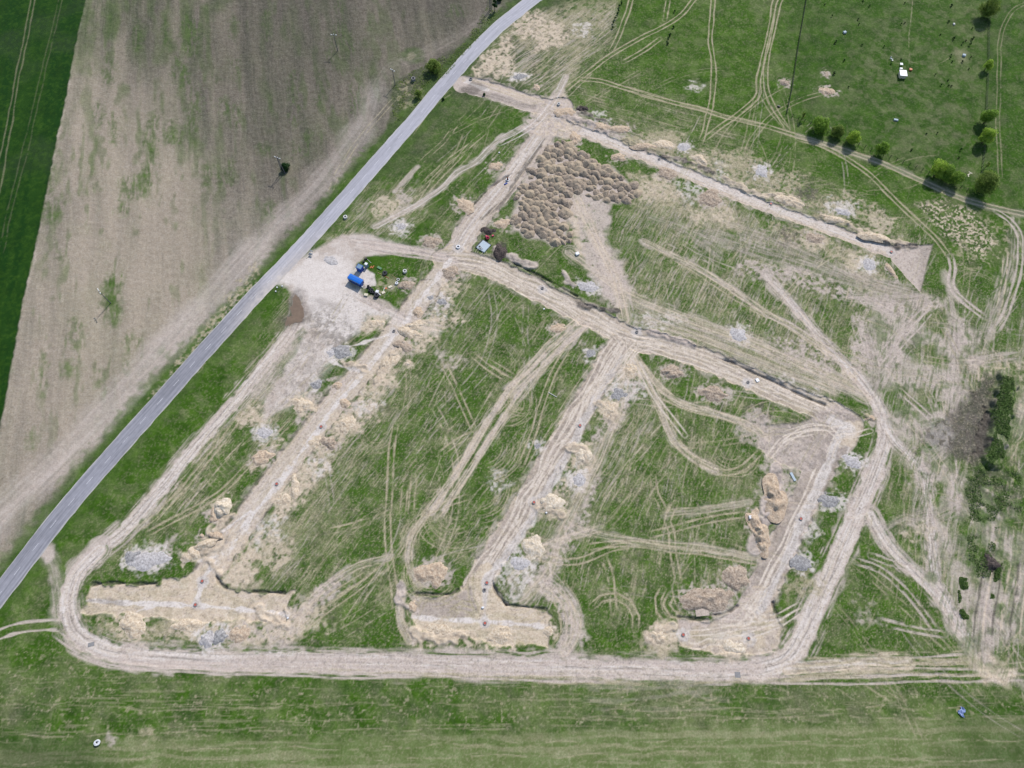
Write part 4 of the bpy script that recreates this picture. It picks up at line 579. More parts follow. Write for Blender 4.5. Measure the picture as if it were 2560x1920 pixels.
GH = [((0, 2, 955, 310), 240, 130, 1.2, 15, 'gravel', 'large pale gravel heap above the south-west bed'), ((0, 2, 860, 290), 110, 90, .9, 0, 'grey', 'grey end of the large pale gravel heap'), ((0, 2, 1345, 825), 130, 120, 1.6, 10, 'gravel', 'white half of the gravel heap on the edge of the haul track'), ((0, 2, 1425, 800), 100, 100, 1.5, 0, 'grey', 'dark grey half of the gravel heap on the edge of the haul track'),
      ((1, 0, 940, 1465), 90, 80, .8, 20, 'gravel', 'thin bluish gravel heap north-east of the yard'), ((1, 1, 545, 620), 150, 95, 1.5, -10, 'grey', 'grey gravel heap with a scooped hollow at the south corner of the yard'), ((1, 1, 395, 830), 80, 70, 1., 20, 'grey', 'dark grey heap beside the double grass strips'), ((1, 1, 485, 630), 60, 60, 1., 0, 'gravel', 'white gravel heap at the left foot of the scooped grey heap'),
      ((1, 1, 1205, 295), 90, 70, .6, 0, 'grey', 'flat grey gravel heap east of the west bed'), ((1, 1, 1130, 272), 60, 44, .5, 0, 'grey', 'small darker gravel heap beside the flat grey one'), ((1, 1, 55, 1150), 120, 90, .6, 0, 'gravel', 'pale gravel heap left in the grass west of the west bed'),
      ((2, 1, 510, 630), 76, 74, .35, 5, 'grey', 'square grey gravel remnant above the middle bed'), ((2, 1, 165, 1238), 80, 64, .35, 0, 'grey', 'square grey gravel remnant on the west bank of the middle bed'), ((2, 1, 1470, 512), 110, 110, .8, 0, 'gravel', 'white gravel heap among the tracks north of the central bed'), ((2, 1, 495, 195), 130, 80, .9, -20, 'gravel', 'pale gravel heap on the grass above the central bed'),
      ((3, 1, 555, 1330), 120, 100, 1.1, 0, 'gravel', 'white gravel heap between the east bed and the haul track, northern one'), ((3, 1, 395, 1590), 150, 90, .9, 0, 'grey', 'grey gravel heap between the east bed and the haul track, middle one'), ((3, 2, 225, 335), 120, 100, 1.2, 0, 'grey', 'grey gravel heap with white edge on the strip of grass, southern one'), ((3, 1, 655, 55), 90, 90, .9, 0, 'gravel', 'ring edged pale gravel heap near the triangular pit'), ((2, 2, 50, 330), 150, 130, 1., 0, 'gravel', 'whitish gravel heap east of the lower middle bed'),
      ((3, 0, 490, 1370), 100, 60, .7, -10, 'gravel', 'pale gravel heap north of the far half of the north-east bed'), ((2, 0, 1115, 950), 90, 60, .8, 0, 'gravel', 'pale oval gravel heap north of the north-east bed'), ((2, 0, 1615, 1110), 100, 110, 1., 0, 'gravel', 'pale block-like gravel heap in the dry grass north of the north-east bed'), ((2, 0, 45, 495), 100, 54, .5, 0, 'grey', 'flat grey gravel heap in the grass by the north-west bed'),
      ((1, 1, 490, 30), 100, 70, .9, -20, 'gravel', 'bluish white gravel heap in the mouth of the yard'), ((2, 1, 690, 890), 120, 100, .4, 0, 'grey', 'flat grey gravel heap east of the middle bed'), ((2, 1, 430, 1450), 110, 100, .7, 0, 'gravel', 'white gravel heap east of the middle bed above its lowest heaps')]
SKIRTS = []
for q, a, b, h, dg, m_, lb in HEAPS + GH:
    x, y = 640 * q[0] + q[2] * ZS, 640 * q[1] + q[3] * ZS; mm = px_m(x, y) * ZS
    SKIRTS.append((x, y, a * mm * .62, b * mm * .62, dg, {'sand': SAND, 'cream': SAND, 'gravel': GRAVEL, 'grey': GRAVEL, 'dark': DARK}.get(m_, EARTH)))
# ------------------------------------------------------------ materials
def newmat(name):
    m = bpy.data.materials.new(name); m.use_nodes = True
    return m, m.node_tree.nodes, m.node_tree.links, m.node_tree.nodes['Principled BSDF']
def srgb(r, g_, b, k=1.):
    return tuple(min(1, (((c / 255 + .055) / 1.055) ** 2.4 if c > 10 else c / 255 / 12.92) * k) for c in (r, g_, b))
EXPK = .50
PAL = [((63, 97, 21), (41, 71, 12), (89, 121, 40)), ((182, 170, 142), (150, 142, 108), (208, 196, 168)), ((219, 200, 177), (194, 173, 150), (240, 226, 208)),
       ((206, 190, 179), (176, 160, 150), (226, 213, 204)), ((230, 219, 211), (200, 188, 180), (253, 245, 238)), ((94, 88, 81), (62, 57, 51), (124, 117, 108)),
       ((22, 60, 10), (17, 52, 8), (28, 68, 14)), ((112, 126, 76), (92, 108, 56), (138, 150, 104))]
def land_material():
    m, N, L, bs = newmat('land')
    tc = N.new('ShaderNodeTexCoord')
    def noise(sc, det, rough=.6):
        n = N.new('ShaderNodeTexNoise'); n.inputs['Scale'].default_value = sc; n.inputs['Detail'].default_value = det; n.inputs['Roughness'].default_value = rough
        L.new(tc.outputs['Object'], n.inputs['Vector']); return n.outputs['Fac']
    n1 = noise(1.6, 4, .7); n2 = noise(.16, 3); n3 = noise(.45, 4, .65)
    mx = N.new('ShaderNodeMath'); mx.operation = 'MULTIPLY_ADD'; L.new(n1, mx.inputs[0]); mx.inputs[1].default_value = .62; 
    m2 = N.new('ShaderNodeMath'); m2.operation = 'MULTIPLY'; L.new(n3, m2.inputs[0]); m2.inputs[1].default_value = .38; L.new(m2.outputs[0], mx.inputs[2])
    fine = mx.outputs[0]
    gx = N.new('ShaderNodeMath'); gx.operation = 'MULTIPLY_ADD'; L.new(n2, gx.inputs[0]); gx.inputs[1].default_value = .5
    g2 = N.new('ShaderNodeMath'); g2.operation = 'MULTIPLY'; L.new(fine, g2.inputs[0]); g2.inputs[1].default_value = .5; L.new(g2.outputs[0], gx.inputs[2])
    at = [N.new('ShaderNodeAttribute') for _ in range(2)]; at[0].attribute_name = 'cover_a'; at[1].attribute_name = 'cover_b'
    wts = []
    for a in at:
        sp = N.new('ShaderNodeSeparateColor'); L.new(a.outputs['Color'], sp.inputs[0]); wts += [sp.outputs[0], sp.outputs[1], sp.outputs[2], a.outputs['Alpha']]
    acc = None
    for k, (mid, lo, hi) in enumerate(PAL):
        cr = N.new('ShaderNodeValToRGB'); e = cr.color_ramp.elements
        e[0].position = .34 if k in (0, 1, 5, 6, 7) else .26; e[0].color = (*srgb(*lo, EXPK), 1); e[1].position = .66 if k in (0, 1, 5, 6, 7) else .74; e[1].color = (*srgb(*hi, EXPK), 1)
        q = e.new(.5); q.color = (*srgb(*mid, EXPK), 1)
        L.new(gx.outputs[0] if k in (0, 6, 7) else fine, cr.inputs[0])
        vm = N.new('ShaderNodeVectorMath'); vm.operation = 'SCALE'; L.new(cr.outputs[0], vm.inputs[0]); L.new(wts[k], vm.inputs['Scale'])
        if acc is None: acc = vm.outputs[0]
        else:
            ad = N.new('ShaderNodeVectorMath'); ad.operation = 'ADD'; L.new(acc, ad.inputs[0]); L.new(vm.outputs[0], ad.inputs[1]); acc = ad.outputs[0]
    L.new(acc, bs.inputs['Base Color']); bs.inputs['Roughness'].default_value = .95; bs.inputs['Specular IOR Level'].default_value = .1
    bp = N.new('ShaderNodeBump'); bp.inputs['Strength'].default_value = .35; bp.inputs['Distance'].default_value = .25; L.new(n1, bp.inputs['Height']); L.new(bp.outputs[0], bs.inputs['Normal'])
    return m
def mat(name, c, rough=.8, var=.15, sc=2., metal=0., c2=None, bump=.0):
    m, N, L, bs = newmat(name)
    tc = N.new('ShaderNodeTexCoord'); n = N.new('ShaderNodeTexNoise'); n.inputs['Scale'].default_value = sc; n.inputs['Detail'].default_value = 5; n.inputs['Roughness'].default_value = .65
    L.new(tc.outputs['Object'], n.inputs['Vector']); cr = N.new('ShaderNodeValToRGB'); e = cr.color_ramp.elements
    base = srgb(*c, EXPK)
    e[0].position = .32; e[0].color = (*[max(0, v * (1 - var * 1.6)) for v in base], 1); e[1].position = .68
    e[1].color = (*(srgb(*c2, EXPK) if c2 else [min(1, v * (1 + var)) for v in base]), 1)
    L.new(n.outputs['Fac'], cr.inputs[0]); L.new(cr.outputs[0], bs.inputs['Base Color']); bs.inputs['Roughness'].default_value = rough; bs.inputs['Metallic'].default_value = metal
    bs.inputs['Specular IOR Level'].default_value = .3
    if bump:
        b = N.new('ShaderNodeBump'); b.inputs['Strength'].default_value = .6; b.inputs['Distance'].default_value = bump; L.new(n.outputs['Fac'], b.inputs['Height']); L.new(b.outputs[0], bs.inputs['Normal'])
    return m
LAND = land_material()
# ------------------------------------------------------------ land meshes
def mesh_from(name, V, Q, Wv, m, smooth=True):
    me = bpy.data.meshes.new(name); nv, nq = len(V), len(Q)
    me.vertices.add(nv); me.vertices.foreach_set('co', np.ascontiguousarray(V, np.float32).ravel())
    me.loops.add(nq * 4); me.loops.foreach_set('vertex_index', np.ascontiguousarray(Q, np.int32).ravel())
    me.polygons.add(nq); me.polygons.foreach_set('loop_start', np.arange(0, nq * 4, 4, dtype=np.int32)); me.polygons.foreach_set('loop_total', np.full(nq, 4, np.int32))
    me.polygons.foreach_set('use_smooth', np.full(nq, smooth, bool))
    me.update(calc_edges=True)
    for i, nm in enumerate(('cover_a', 'cover_b')):
        a = me.attributes.new(nm, 'FLOAT_COLOR', 'POINT'); a.data.foreach_set('color', np.ascontiguousarray(Wv[:, i * 4:i * 4 + 4], np.float32).ravel())
    me.materials.append(m); o = bpy.data.objects.new(name, me); C.objects.link(o); o['kind'] = 'structure'
    return o
def grid_parts(g, skip=None):
    X, Y = np.meshgrid(g.xs, g.ys); V = np.stack([X.ravel(), Y.ravel(), g.Z.ravel()], 1); Wv = g.W.reshape(8, -1).T
    idx = np.arange(g.nx * g.ny).reshape(g.ny, g.nx); Q = np.stack([idx[:-1, :-1], idx[:-1, 1:], idx[1:, 1:], idx[1:, :-1]], -1).reshape(-1, 4)
    lab = g.L[:-1, :-1].ravel()
    if skip is not None:
        cx = (X[:-1, :-1] + g.d / 2).ravel(); cy = (Y[:-1, :-1] + g.d / 2).ravel(); keep = ~((cx > skip[0]) & (cx < skip[1]) & (cy > skip[2]) & (cy < skip[3])); Q = Q[keep]; lab = lab[keep]
    return V, Q, Wv, lab
import os, time
t0 = time.time()
STEP = .32
FX0, FX1, FY0, FY1 = -288., 288., -36., 340.
nx_ = int((FX1 - FX0) / STEP); FX1 = FX0 + nx_ * STEP; ny_ = int((FY1 - FY0) / STEP); FY1 = FY0 + ny_ * STEP
fine = Grid(FX0, FX1, FY0, FY1, STEP)
land(fine)
Xf, Yf = np.meshgrid(fine.xs, fine.ys)
fine.Z += (fb(Xf / 1.1, Yf / 1.1, 50, 2) - .5) * .24 * (fine.W[0] + fine.W[1] + .5 * fine.W[2] + .6 * fine.W[3] + fine.W[5])
edge = np.clip(np.minimum(np.minimum(Xf - FX0, FX1 - Xf), np.minimum(Yf - FY0, FY1 - Yf)) / 6, 0, 1)
r_ = fine.uv(ROADC, 6.5)
if r_: fine.Z[r_[0]] *= np.clip((r_[1] - 4.) / 2, 0, 1)
fine.Z *= edge
print('land painted', time.time() - t0)
far = Grid(-720., 720., -240., 720., 6.); fields(far)
Vf, Qf, Wf, Lf = grid_parts(fine); Vc, Qc, Wc, Lc = grid_parts(far, (FX0, FX1, FY0, FY1))
# drop the coarse cells under the fine sheet and lower the ring a little where they meet
Vc[:, 2] = -.02
big = [(-9000, -9000), (9000, -9000), (9000, 9000), (-9000, 9000)]; inn = [(-720, -240), (720, -240), (720, 720), (-720, 720)]
Vb = np.array([(x, y, -.02) for x, y in big + inn], np.float32); Qb = np.array([(i, (i + 1) % 4, 4 + (i + 1) % 4, 4 + i) for i in range(4)]); Wb = np.zeros((8, 8), np.float32); Wb[:, 0] = .8; Wb[:, 1] = .2
land_objs = {}
for i, nm in enumerate(LBL):
    Vs, Qs, Ws, n0 = [], [], [], 0
    for V_, Q_, W_, L_ in ((Vf, Qf, Wf, Lf), (Vc, Qc, Wc, Lc), (Vb, Qb, Wb, np.zeros(4, np.uint8))):
        q = Q_[L_ == i]
        if not len(q): continue
        u, inv = np.unique(q.ravel(), return_inverse=True)
        Vs.append(V_[u]); Ws.append(W_[u]); Qs.append(inv.reshape(-1, 4) + n0); n0 += len(u)
    if Vs: land_objs[nm] = mesh_from(nm, np.concatenate(Vs), np.concatenate(Qs), np.concatenate(Ws), LAND)
ZF = fine.Z.copy()
def hz(x, y):
    i = int((x - FX0) / STEP); j = int((y - FY0) / STEP)
    return float(ZF[max(0, min(fine.ny - 1, j)), max(0, min(fine.nx - 1, i))])
print('land built', time.time() - t0)
del Vf, Qf, Wf, fine.W
# ------------------------------------------------------------ object helpers
rnd = random.Random(11)
def tag(o, label, cat, group=None, kind=None):
    if kind: o['kind'] = kind
    else: o['label'] = label; o['category'] = cat
    if group: o['group'] = group
    return o
def empty(name, loc, rz, label, cat, group=None):
    o = bpy.data.objects.new(name, None); C.objects.link(o); o.location = loc; o.rotation_euler = (0, 0, rz); o.empty_display_size = .3
    return tag(o, label, cat, group)
def link(name, bm, m, parent=None, smooth=False):
    me = bpy.data.meshes.new(name); bmesh.ops.recalc_face_normals(bm, faces=bm.faces); bm.to_mesh(me); bm.free()
    if smooth:
        for p in me.polygons: p.use_smooth = True
    me.materials.append(m); o = bpy.data.objects.new(name, me); C.objects.link(o)
    if parent: o.parent = parent
    return o
def box(bm, c, s, rz=0, bev=0., taper=1.):
    r = bmesh.ops.create_cube(bm, size=1); vs = r['verts']
    for v in vs:
        k = taper if v.co.z > 0 else 1
        v.co = Vector((v.co.x * s[0] * k, v.co.y * s[1] * k, v.co.z * s[2]))
    if bev:
        es = list({e for v in vs for e in v.link_edges}); rr = bmesh.ops.bevel(bm, geom=es, offset=bev, segments=2, affect='EDGES'); vs = list({v for f in rr['faces'] for v in f.verts} | {v for v in vs if v.is_valid})
    mt = Matrix.Translation(c) @ Matrix.Rotation(rz, 4, 'Z')
    bmesh.ops.transform(bm, matrix=mt, verts=vs)
def tube(bm, a, b, r0, r1=None, n=8):
    a = Vector(a); b = Vector(b); r1 = r0 if r1 is None else r1; d = (b - a)
    q = d.to_track_quat('Z', 'Y').to_matrix().to_4x4()
    bmesh.ops.create_cone(bm, cap_ends=True, segments=n, radius1=r0, radius2=r1, depth=d.length, matrix=Matrix.Translation((a + b) / 2) @ q)
def lathe(bm, prof, n=20, c=(0, 0, 0)):
    rings = [[bm.verts.new((c[0] + r * math.cos(2 * math.pi * i / n), c[1] + r * math.sin(2 * math.pi * i / n), c[2] + z)) for i in range(n)] for r, z in prof]
    for a, b in zip(rings, rings[1:]):
        for i in range(n): bm.faces.new((a[i], a[(i + 1) % n], b[(i + 1) % n], b[i]))
    return rings
def ring_bm(ro, ri, h, n=20):
    bm = bmesh.new(); rs = lathe(bm, [(ri, -.2), (ro, -.2), (ro, h * .96), (ro * .97, h), (ri * 1.03, h), (ri, h * .96)], n)
    for i in range(n): bm.faces.new((rs[-1][i], rs[-1][(i + 1) % n], rs[0][(i + 1) % n], rs[0][i]))
    return bm
def zp(c, r, x, y): return (640 * c + x * ZS, 640 * r + y * ZS)
def on(px, z=0.):                        # point on the land seen at that picture point
    x, y = gnd(*px)
    for _ in range(3):
        h = hz(x, y); k = (CAMH - h) / CAMH; gx_, gy_ = gnd(*px); x, y = gx_ * k, gy_ * k
    return (x, y, hz(x, y) + z)
# ------------------------------------------------------------ the asphalt road
def road_mat():
    m, N, L, bs = newmat('asphalt')
    uv = N.new('ShaderNodeUVMap'); uv.uv_map = 'lane'; mp = N.new('ShaderNodeMapping'); mp.inputs['Scale'].default_value = (.05, 1.6, 1); L.new(uv.outputs[0], mp.inputs[0])
    n = N.new('ShaderNodeTexNoise'); n.inputs['Scale'].default_value = 1; n.inputs['Detail'].default_value = 4; L.new(mp.outputs[0], n.inputs['Vector'])
    m2 = N.new('ShaderNodeMapping'); m2.inputs['Scale'].default_value = (.5, .8, 1); L.new(uv.outputs[0], m2.inputs[0])
    n2 = N.new('ShaderNodeTexNoise'); n2.inputs['Scale'].default_value = 1; n2.inputs['Detail'].default_value = 6; L.new(m2.outputs[0], n2.inputs['Vector'])
    ad = N.new('ShaderNodeMath'); ad.operation = 'MULTIPLY_ADD'; L.new(n.outputs['Fac'], ad.inputs[0]); ad.inputs[1].default_value = .7
    s2 = N.new('ShaderNodeMath'); s2.operation = 'MULTIPLY'; L.new(n2.outputs['Fac'], s2.inputs[0]); s2.inputs[1].default_value = .3; L.new(s2.outputs[0], ad.inputs[2])
    def ramp(lo, hi):
        cr = N.new('ShaderNodeValToRGB'); e = cr.color_ramp.elements; e[0].position = .36; e[0].color = (*srgb(*lo, EXPK), 1); e[1].position = .64; e[1].color = (*srgb(*hi, EXPK), 1); L.new(ad.outputs[0], cr.inputs[0]); return cr
    a = ramp((128, 128, 136), (164, 163, 172)); b = ramp((164, 163, 171), (188, 186, 195))
    sx = N.new('ShaderNodeSeparateXYZ'); L.new(uv.outputs[0], sx.inputs[0]); mr = N.new('ShaderNodeMapRange'); mr.inputs[1].default_value = SPLIT - 4; mr.inputs[2].default_value = SPLIT + 4; L.new(sx.outputs[0], mr.inputs[0])
    mx = N.new('ShaderNodeMix'); mx.data_type = 'RGBA'; L.new(mr.outputs[0], mx.inputs[0]); L.new(a.outputs[0], mx.inputs[6]); L.new(b.outputs[0], mx.inputs[7])
    # sandy worn edges
    ab = N.new('ShaderNodeMath'); ab.operation = 'ABSOLUTE'; L.new(sx.outputs[1], ab.inputs[0]); ed = N.new('ShaderNodeMapRange'); ed.inputs[1].default_value = 2.95; ed.inputs[2].default_value = 3.35; L.new(ab.outputs[0], ed.inputs[0])
    mn = N.new('ShaderNodeMath'); mn.operation = 'MULTIPLY'; L.new(ed.outputs[0], mn.inputs[0]); L.new(n2.outputs['Fac'], mn.inputs[1])
    m3 = N.new('ShaderNodeMix'); m3.data_type = 'RGBA'; L.new(mn.outputs[0], m3.inputs[0]); L.new(mx.outputs[2], m3.inputs[6]); m3.inputs[7].default_value = (*srgb(206, 200, 190, EXPK), 1)
    # soil carried onto the lane at the yard mouth
    sb = N.new('ShaderNodeMath'); sb.operation = 'SUBTRACT'; L.new(sx.outputs[0], sb.inputs[0]); sb.inputs[1].default_value = SPLIT + 4; aa = N.new('ShaderNodeMath'); aa.operation = 'ABSOLUTE'; L.new(sb.outputs[0], aa.inputs[0])
    fo = N.new('ShaderNodeMapRange'); fo.inputs[1].default_value = 34; fo.inputs[2].default_value = 4; L.new(aa.outputs[0], fo.inputs[0]); sdv = N.new('ShaderNodeMapRange'); sdv.inputs[1].default_value = 1.5; sdv.inputs[2].default_value = -3.4; sdv.inputs[3].default_value = .15; L.new(sx.outputs[1], sdv.inputs[0])
    t1 = N.new('ShaderNodeMath'); t1.operation = 'MULTIPLY'; L.new(fo.outputs[0], t1.inputs[0]); L.new(sdv.outputs[0], t1.inputs[1]); t2 = N.new('ShaderNodeMath'); t2.operation = 'MULTIPLY'; L.new(t1.outputs[0], t2.inputs[0]); L.new(n2.outputs['Fac'], t2.inputs[1]); t3 = N.new('ShaderNodeMath'); t3.operation = 'MULTIPLY'; t3.use_clamp = True; L.new(t2.outputs[0], t3.inputs[0]); t3.inputs[1].default_value = 1.6
    m4 = N.new('ShaderNodeMix'); m4.data_type = 'RGBA'; L.new(t3.outputs[0], m4.inputs[0]); L.new(m3.outputs[2], m4.inputs[6]); m4.inputs[7].default_value = (*srgb(216, 204, 194, EXPK), 1)
    # repaired rectangles of darker asphalt
    mp3 = N.new('ShaderNodeMapping'); mp3.inputs['Scale'].default_value = (.035, .29, 1); L.new(uv.outputs[0], mp3.inputs[0]); vo = N.new('ShaderNodeTexVoronoi'); vo.distance = 'CHEBYCHEV'; vo.inputs['Scale'].default_value = 1; L.new(mp3.outputs[0], vo.inputs['Vector'])
    sc_ = N.new('ShaderNodeSeparateColor'); L.new(vo.outputs['Color'], sc_.inputs[0]); gt = N.new('ShaderNodeMath'); gt.operation = 'GREATER_THAN'; gt.inputs[1].default_value = .72; L.new(sc_.outputs[0], gt.inputs[0]); g3 = N.new('ShaderNodeMath'); g3.operation = 'MULTIPLY'; g3.inputs[1].default_value = .16; L.new(gt.outputs[0], g3.inputs[0])
    m5 = N.new('ShaderNodeMix'); m5.data_type = 'RGBA'; L.new(g3.outputs[0], m5.inputs[0]); L.new(m4.outputs[2], m5.inputs[6]); m5.inputs[7].default_value = (*srgb(96, 96, 102, EXPK), 1)
    L.new(m5.outputs[2], bs.inputs['Base Color']); bs.inputs['Roughness'].default_value = .85
    return m
RL = smooth_line(ROADC, 3.)
cum = np.concatenate([[0], np.cumsum(np.hypot(*(RL[1:] - RL[:-1]).T))])
jx = gnd(660, 715); SPLIT = float(cum[np.argmin(np.hypot(RL[:, 0] - jx[0], RL[:, 1] - jx[1]))])
def along(u, v):
    i = int(np.clip(np.searchsorted(cum, u) - 1, 0, len(RL) - 2)); d = RL[i + 1] - RL[i]; l = np.hypot(*d); t = (u - cum[i]) / l; p = RL[i] + d * t
    # blended normal
    j = min(i + 2, len(RL) - 1); h = max(0, i - 1); e = RL[j] - RL[h]; e /= np.hypot(*e)
    return p[0] - e[1] * v, p[1] + e[0] * v
bm = bmesh.new(); ul = bm.loops.layers.uv.new('lane'); rows = []; HW = 3.45
for k, u in enumerate(np.arange(0, cum[-1], 2.5)):
    e1 = .10 * math.sin(u * .7) + .10 * (float(vn(np.float32(u / 2.1), np.float32(3.), 1)) - .5) * 2; e2 = .18 * (float(vn(np.float32(u / 1.7), np.float32(9.), 2)) - .5) * 2
    rows.append([(bm.verts.new((*along(u, v), z)), u, v) for v, z in ((-HW - e1 - .25, -.06), (-HW - e1, .05), (-1.7, .085), (0, .10), (1.7, .085), (HW + e2, .05), (HW + e2 + .25, -.06))])
for a, b in zip(rows, rows[1:]):
    for i in range(6):
        q = (a[i], b[i], b[i + 1], a[i + 1]); f = bm.faces.new([t[0] for t in q])
        for lp, t in zip(f.loops, q): lp[ul].uv = (t[1], t[2])
road = link('road', bm, road_mat(), smooth=True); road['kind'] = 'structure'
paint = mat('road_paint', (222, 220, 226), .8, .2, 3)
for u in np.arange(4, cum[-1], 8.8):
    bm = bmesh.new(); pts = [(*along(u, -.07), .106), (*along(u + 3, -.07), .106), (*along(u + 3, .07), .106), (*along(u, .07), .106)]
    x, y = pts[0][:2]
    if not (-300 < x < 300 and -40 < y < 345): bm.free(); continue
    bm.faces.new([bm.verts.new(p) for p in pts]); link('lane_marking', bm, paint, road)
# ------------------------------------------------------------ puddle
bm = bmesh.new(); pp = T(1, 1, '255 250 272 266 285 290 300 330 310 390 305 412 290 425 262 430 230 440 195 455 190 430 200 380 215 330 225 300 240 268')
q_ = smooth_line(pp + pp[:1], .5)[:-1]; cxy = q_.mean(0); pp = [(cxy[0] + (x - cxy[0]) * (.86 + .3 * float(fb(np.float32(x / 1.6), np.float32(y / 1.6), 5, 2))), cxy[1] + (y - cxy[1]) * (.86 + .3 * float(fb(np.float32(x / 1.6), np.float32(y / 1.6), 6, 2)))) for x, y in q_]
bm.faces.new([bm.verts.new((x, y, -.115)) for x, y in pp]); m_w = mat('muddy_water', (132, 112, 94), .35, .1, .5); pud = link('puddle', bm, m_w); pud['kind'] = 'structure'
# ------------------------------------------------------------ materials for things
M = dict(platem=mat('plate_tan', (200, 184, 170), .9, .2, 2), conc=mat('concrete', (226, 224, 222), .85, .12, 4), concd=mat('concrete_grey', (150, 148, 148), .9, .15, 4), pole=mat('pole_concrete', (118, 116, 120), .85, .1, 3), white=mat('white_paint', (245, 246, 250), .5, .05, 5),
         porc=mat('white_insulator', (255, 255, 255), .3, .03, 5), red=mat('red_cover', (196, 96, 78), .6, .15, 5), dark=mat('dark_iron', (62, 56, 62), .6, .2, 6), blk=mat('black_rubber', (34, 36, 44), .7, .2, 5),
         blue=mat('blue_paint', (14, 112, 214), .4, .08, 1.2), blued=mat('blue_wall', (20, 70, 170), .5, .1, 2), ltblue=mat('pale_blue_roof', (150, 190, 222), .6, .25, 3, c2=(120, 150, 170)), wood=mat('wood', (205, 176, 130), .8, .2, 6), cream=mat('cream_slab', (232, 222, 198), .85, .08, 6),
         orange=mat('orange_plastic', (214, 120, 78), .6, .15, 6), pink=mat('red_machine', (222, 70, 110), .45, .15, 4), slab=mat('pale_slab', (190, 204, 214), .8, .08, 2), green=mat('green_net', (110, 150, 110), .8, .2, 4), tarp=mat('blue_tarp', (86, 124, 200), .5, .25, 3, c2=(170, 186, 226)),
         postm=mat('fence_post', (66, 70, 58), .9, .2, 5), wire=mat('wire', (70, 74, 66), .6, .1, 4), bark=mat('bark', (92, 80, 66), .95, .25, 5), rust=mat('rusty_brown', (120, 76, 60), .9, .2, 5))
def heap_mat(name, lo, mid, hi, rand=None):
    m, N, L, bs = newmat(name); tc = N.new('ShaderNodeTexCoord'); g_ = N.new('ShaderNodeNewGeometry')
    n = N.new('ShaderNodeTexNoise'); n.inputs['Scale'].default_value = 1.5; n.inputs['Detail'].default_value = 6; n.inputs['Roughness'].default_value = .72; L.new(g_.outputs['Position'], n.inputs['Vector'])
    cr = N.new('ShaderNodeValToRGB'); e = cr.color_ramp.elements; e[0].position = .34; e[0].color = (*srgb(*lo, EXPK), 1); e[1].position = .66; e[1].color = (*srgb(*hi, EXPK), 1); q = e.new(.5); q.color = (*srgb(*mid, EXPK), 1); L.new(n.outputs['Fac'], cr.inputs[0])
    col = cr.outputs[0]
    if rand:
        oi = N.new('ShaderNodeObjectInfo'); mx = N.new('ShaderNodeMix'); mx.data_type = 'RGBA'; mx.blend_type = 'MIX'
        mr = N.new('ShaderNodeMapRange'); mr.inputs[3].default_value = 0; mr.inputs[4].default_value = .55; L.new(oi.outputs['Random'], mr.inputs[0]); L.new(mr.outputs[0], mx.inputs[0]); L.new(col, mx.inputs[6]); mx.inputs[7].default_value = (*srgb(*rand, EXPK), 1); col = mx.outputs[2]
    L.new(col, bs.inputs['Base Color']); bs.inputs['Roughness'].default_value = .95; bs.inputs['Specular IOR Level'].default_value = .1
    b = N.new('ShaderNodeBump'); b.inputs['Strength'].default_value = .7; b.inputs['Distance'].default_value = .3; L.new(n.outputs['Fac'], b.inputs['Height']); L.new(b.outputs[0], bs.inputs['Normal'])
    return m
HM = dict(sand=heap_mat('heap_sand', (176, 156, 134), (216, 197, 172), (238, 224, 204)), earth=heap_mat('heap_earth', (126, 110, 96), (180, 162, 144), (210, 194, 176)), gravel=heap_mat('heap_gravel', (158, 153, 152), (196, 190, 188), (226, 221, 220)),
          grey=heap_mat('heap_grey', (122, 120, 120), (162, 159, 158), (198, 195, 194)), dark=heap_mat('heap_dark', (44, 40, 42), (78, 70, 68), (120, 108, 100)), cream=heap_mat('heap_cream', (190, 174, 152), (222, 206, 184), (242, 232, 216)),
          tip=heap_mat('heap_tipped', (120, 108, 97), (160, 145, 130), (192, 176, 158), rand=(202, 184, 156)), tan=heap_mat('heap_tan', (164, 142, 122), (202, 180, 156), (226, 208, 186)))
def heap_mesh(a, b, h, seed, rough=.35, flat=.0, sk=0, ir=1.0):
    bm = bmesh.new(); nr, na = 13, 40; rings = []
    for i in range(nr):
        f = i / (nr - 1); row = []
        for j in range(na if i else 1):
            t = 2 * math.pi * j / na; x0, y0 = math.cos(t), math.sin(t)
            e = 1 + (float(fb(np.float32(x0 * 1.3 + 5), np.float32(y0 * 1.3 + 5), seed, 2)) - .5) * ir
            x, y = x0 * f * a * e, y0 * f * b * e
            p = (1 - f) ** 1.05 * (1 - .18 * math.cos(f * 3)) if not flat else (1 - sst(flat, 1, f))
            n = float(fb(np.float32(x / 1.5 + 9), np.float32(y / 1.5 + 9), seed + 3, 2)) - .5
            z = h * (p * 1.15 + n * rough * 2 * min(1, (1 - f) * 3)) - .22 * f ** 4
            row.append(bm.verts.new((x + sk * z, y, z)))
        rings.append(row)
    for j in range(na): bm.faces.new((rings[0][0], rings[1][j], rings[1][(j + 1) % na]))
    for r0, r1 in zip(rings[1:], rings[2:]):
        for j in range(na): bm.faces.new((r0[j], r1[j], r1[(j + 1) % na], r0[(j + 1) % na]))
    return bm
def heap(px, a, b, h, deg, m, label, name='spoil_heap', cat='heap', rough=.55, flat=0, group=None):
    mm = px_m(*px) * ZS; x, y, z = on(px)
    if 'clods' in label: rough = 1.1
    o = link(name, heap_mesh(a * mm * .56, b * mm * .56, h * (.75 if m in ('sand', 'earth', 'tan', 'cream', 'dark') else .42), rnd.randint(1, 900), rough, flat), HM[m], smooth=True); o.location = (x, y, z - .02); o.rotation_euler = (0, 0, R(deg))
    return tag(o, label, cat, group)
for q, a, b, h, dg, m_, lb in HEAPS: heap(zp(*q), a, b, h, dg, m_, lb, group=G1)
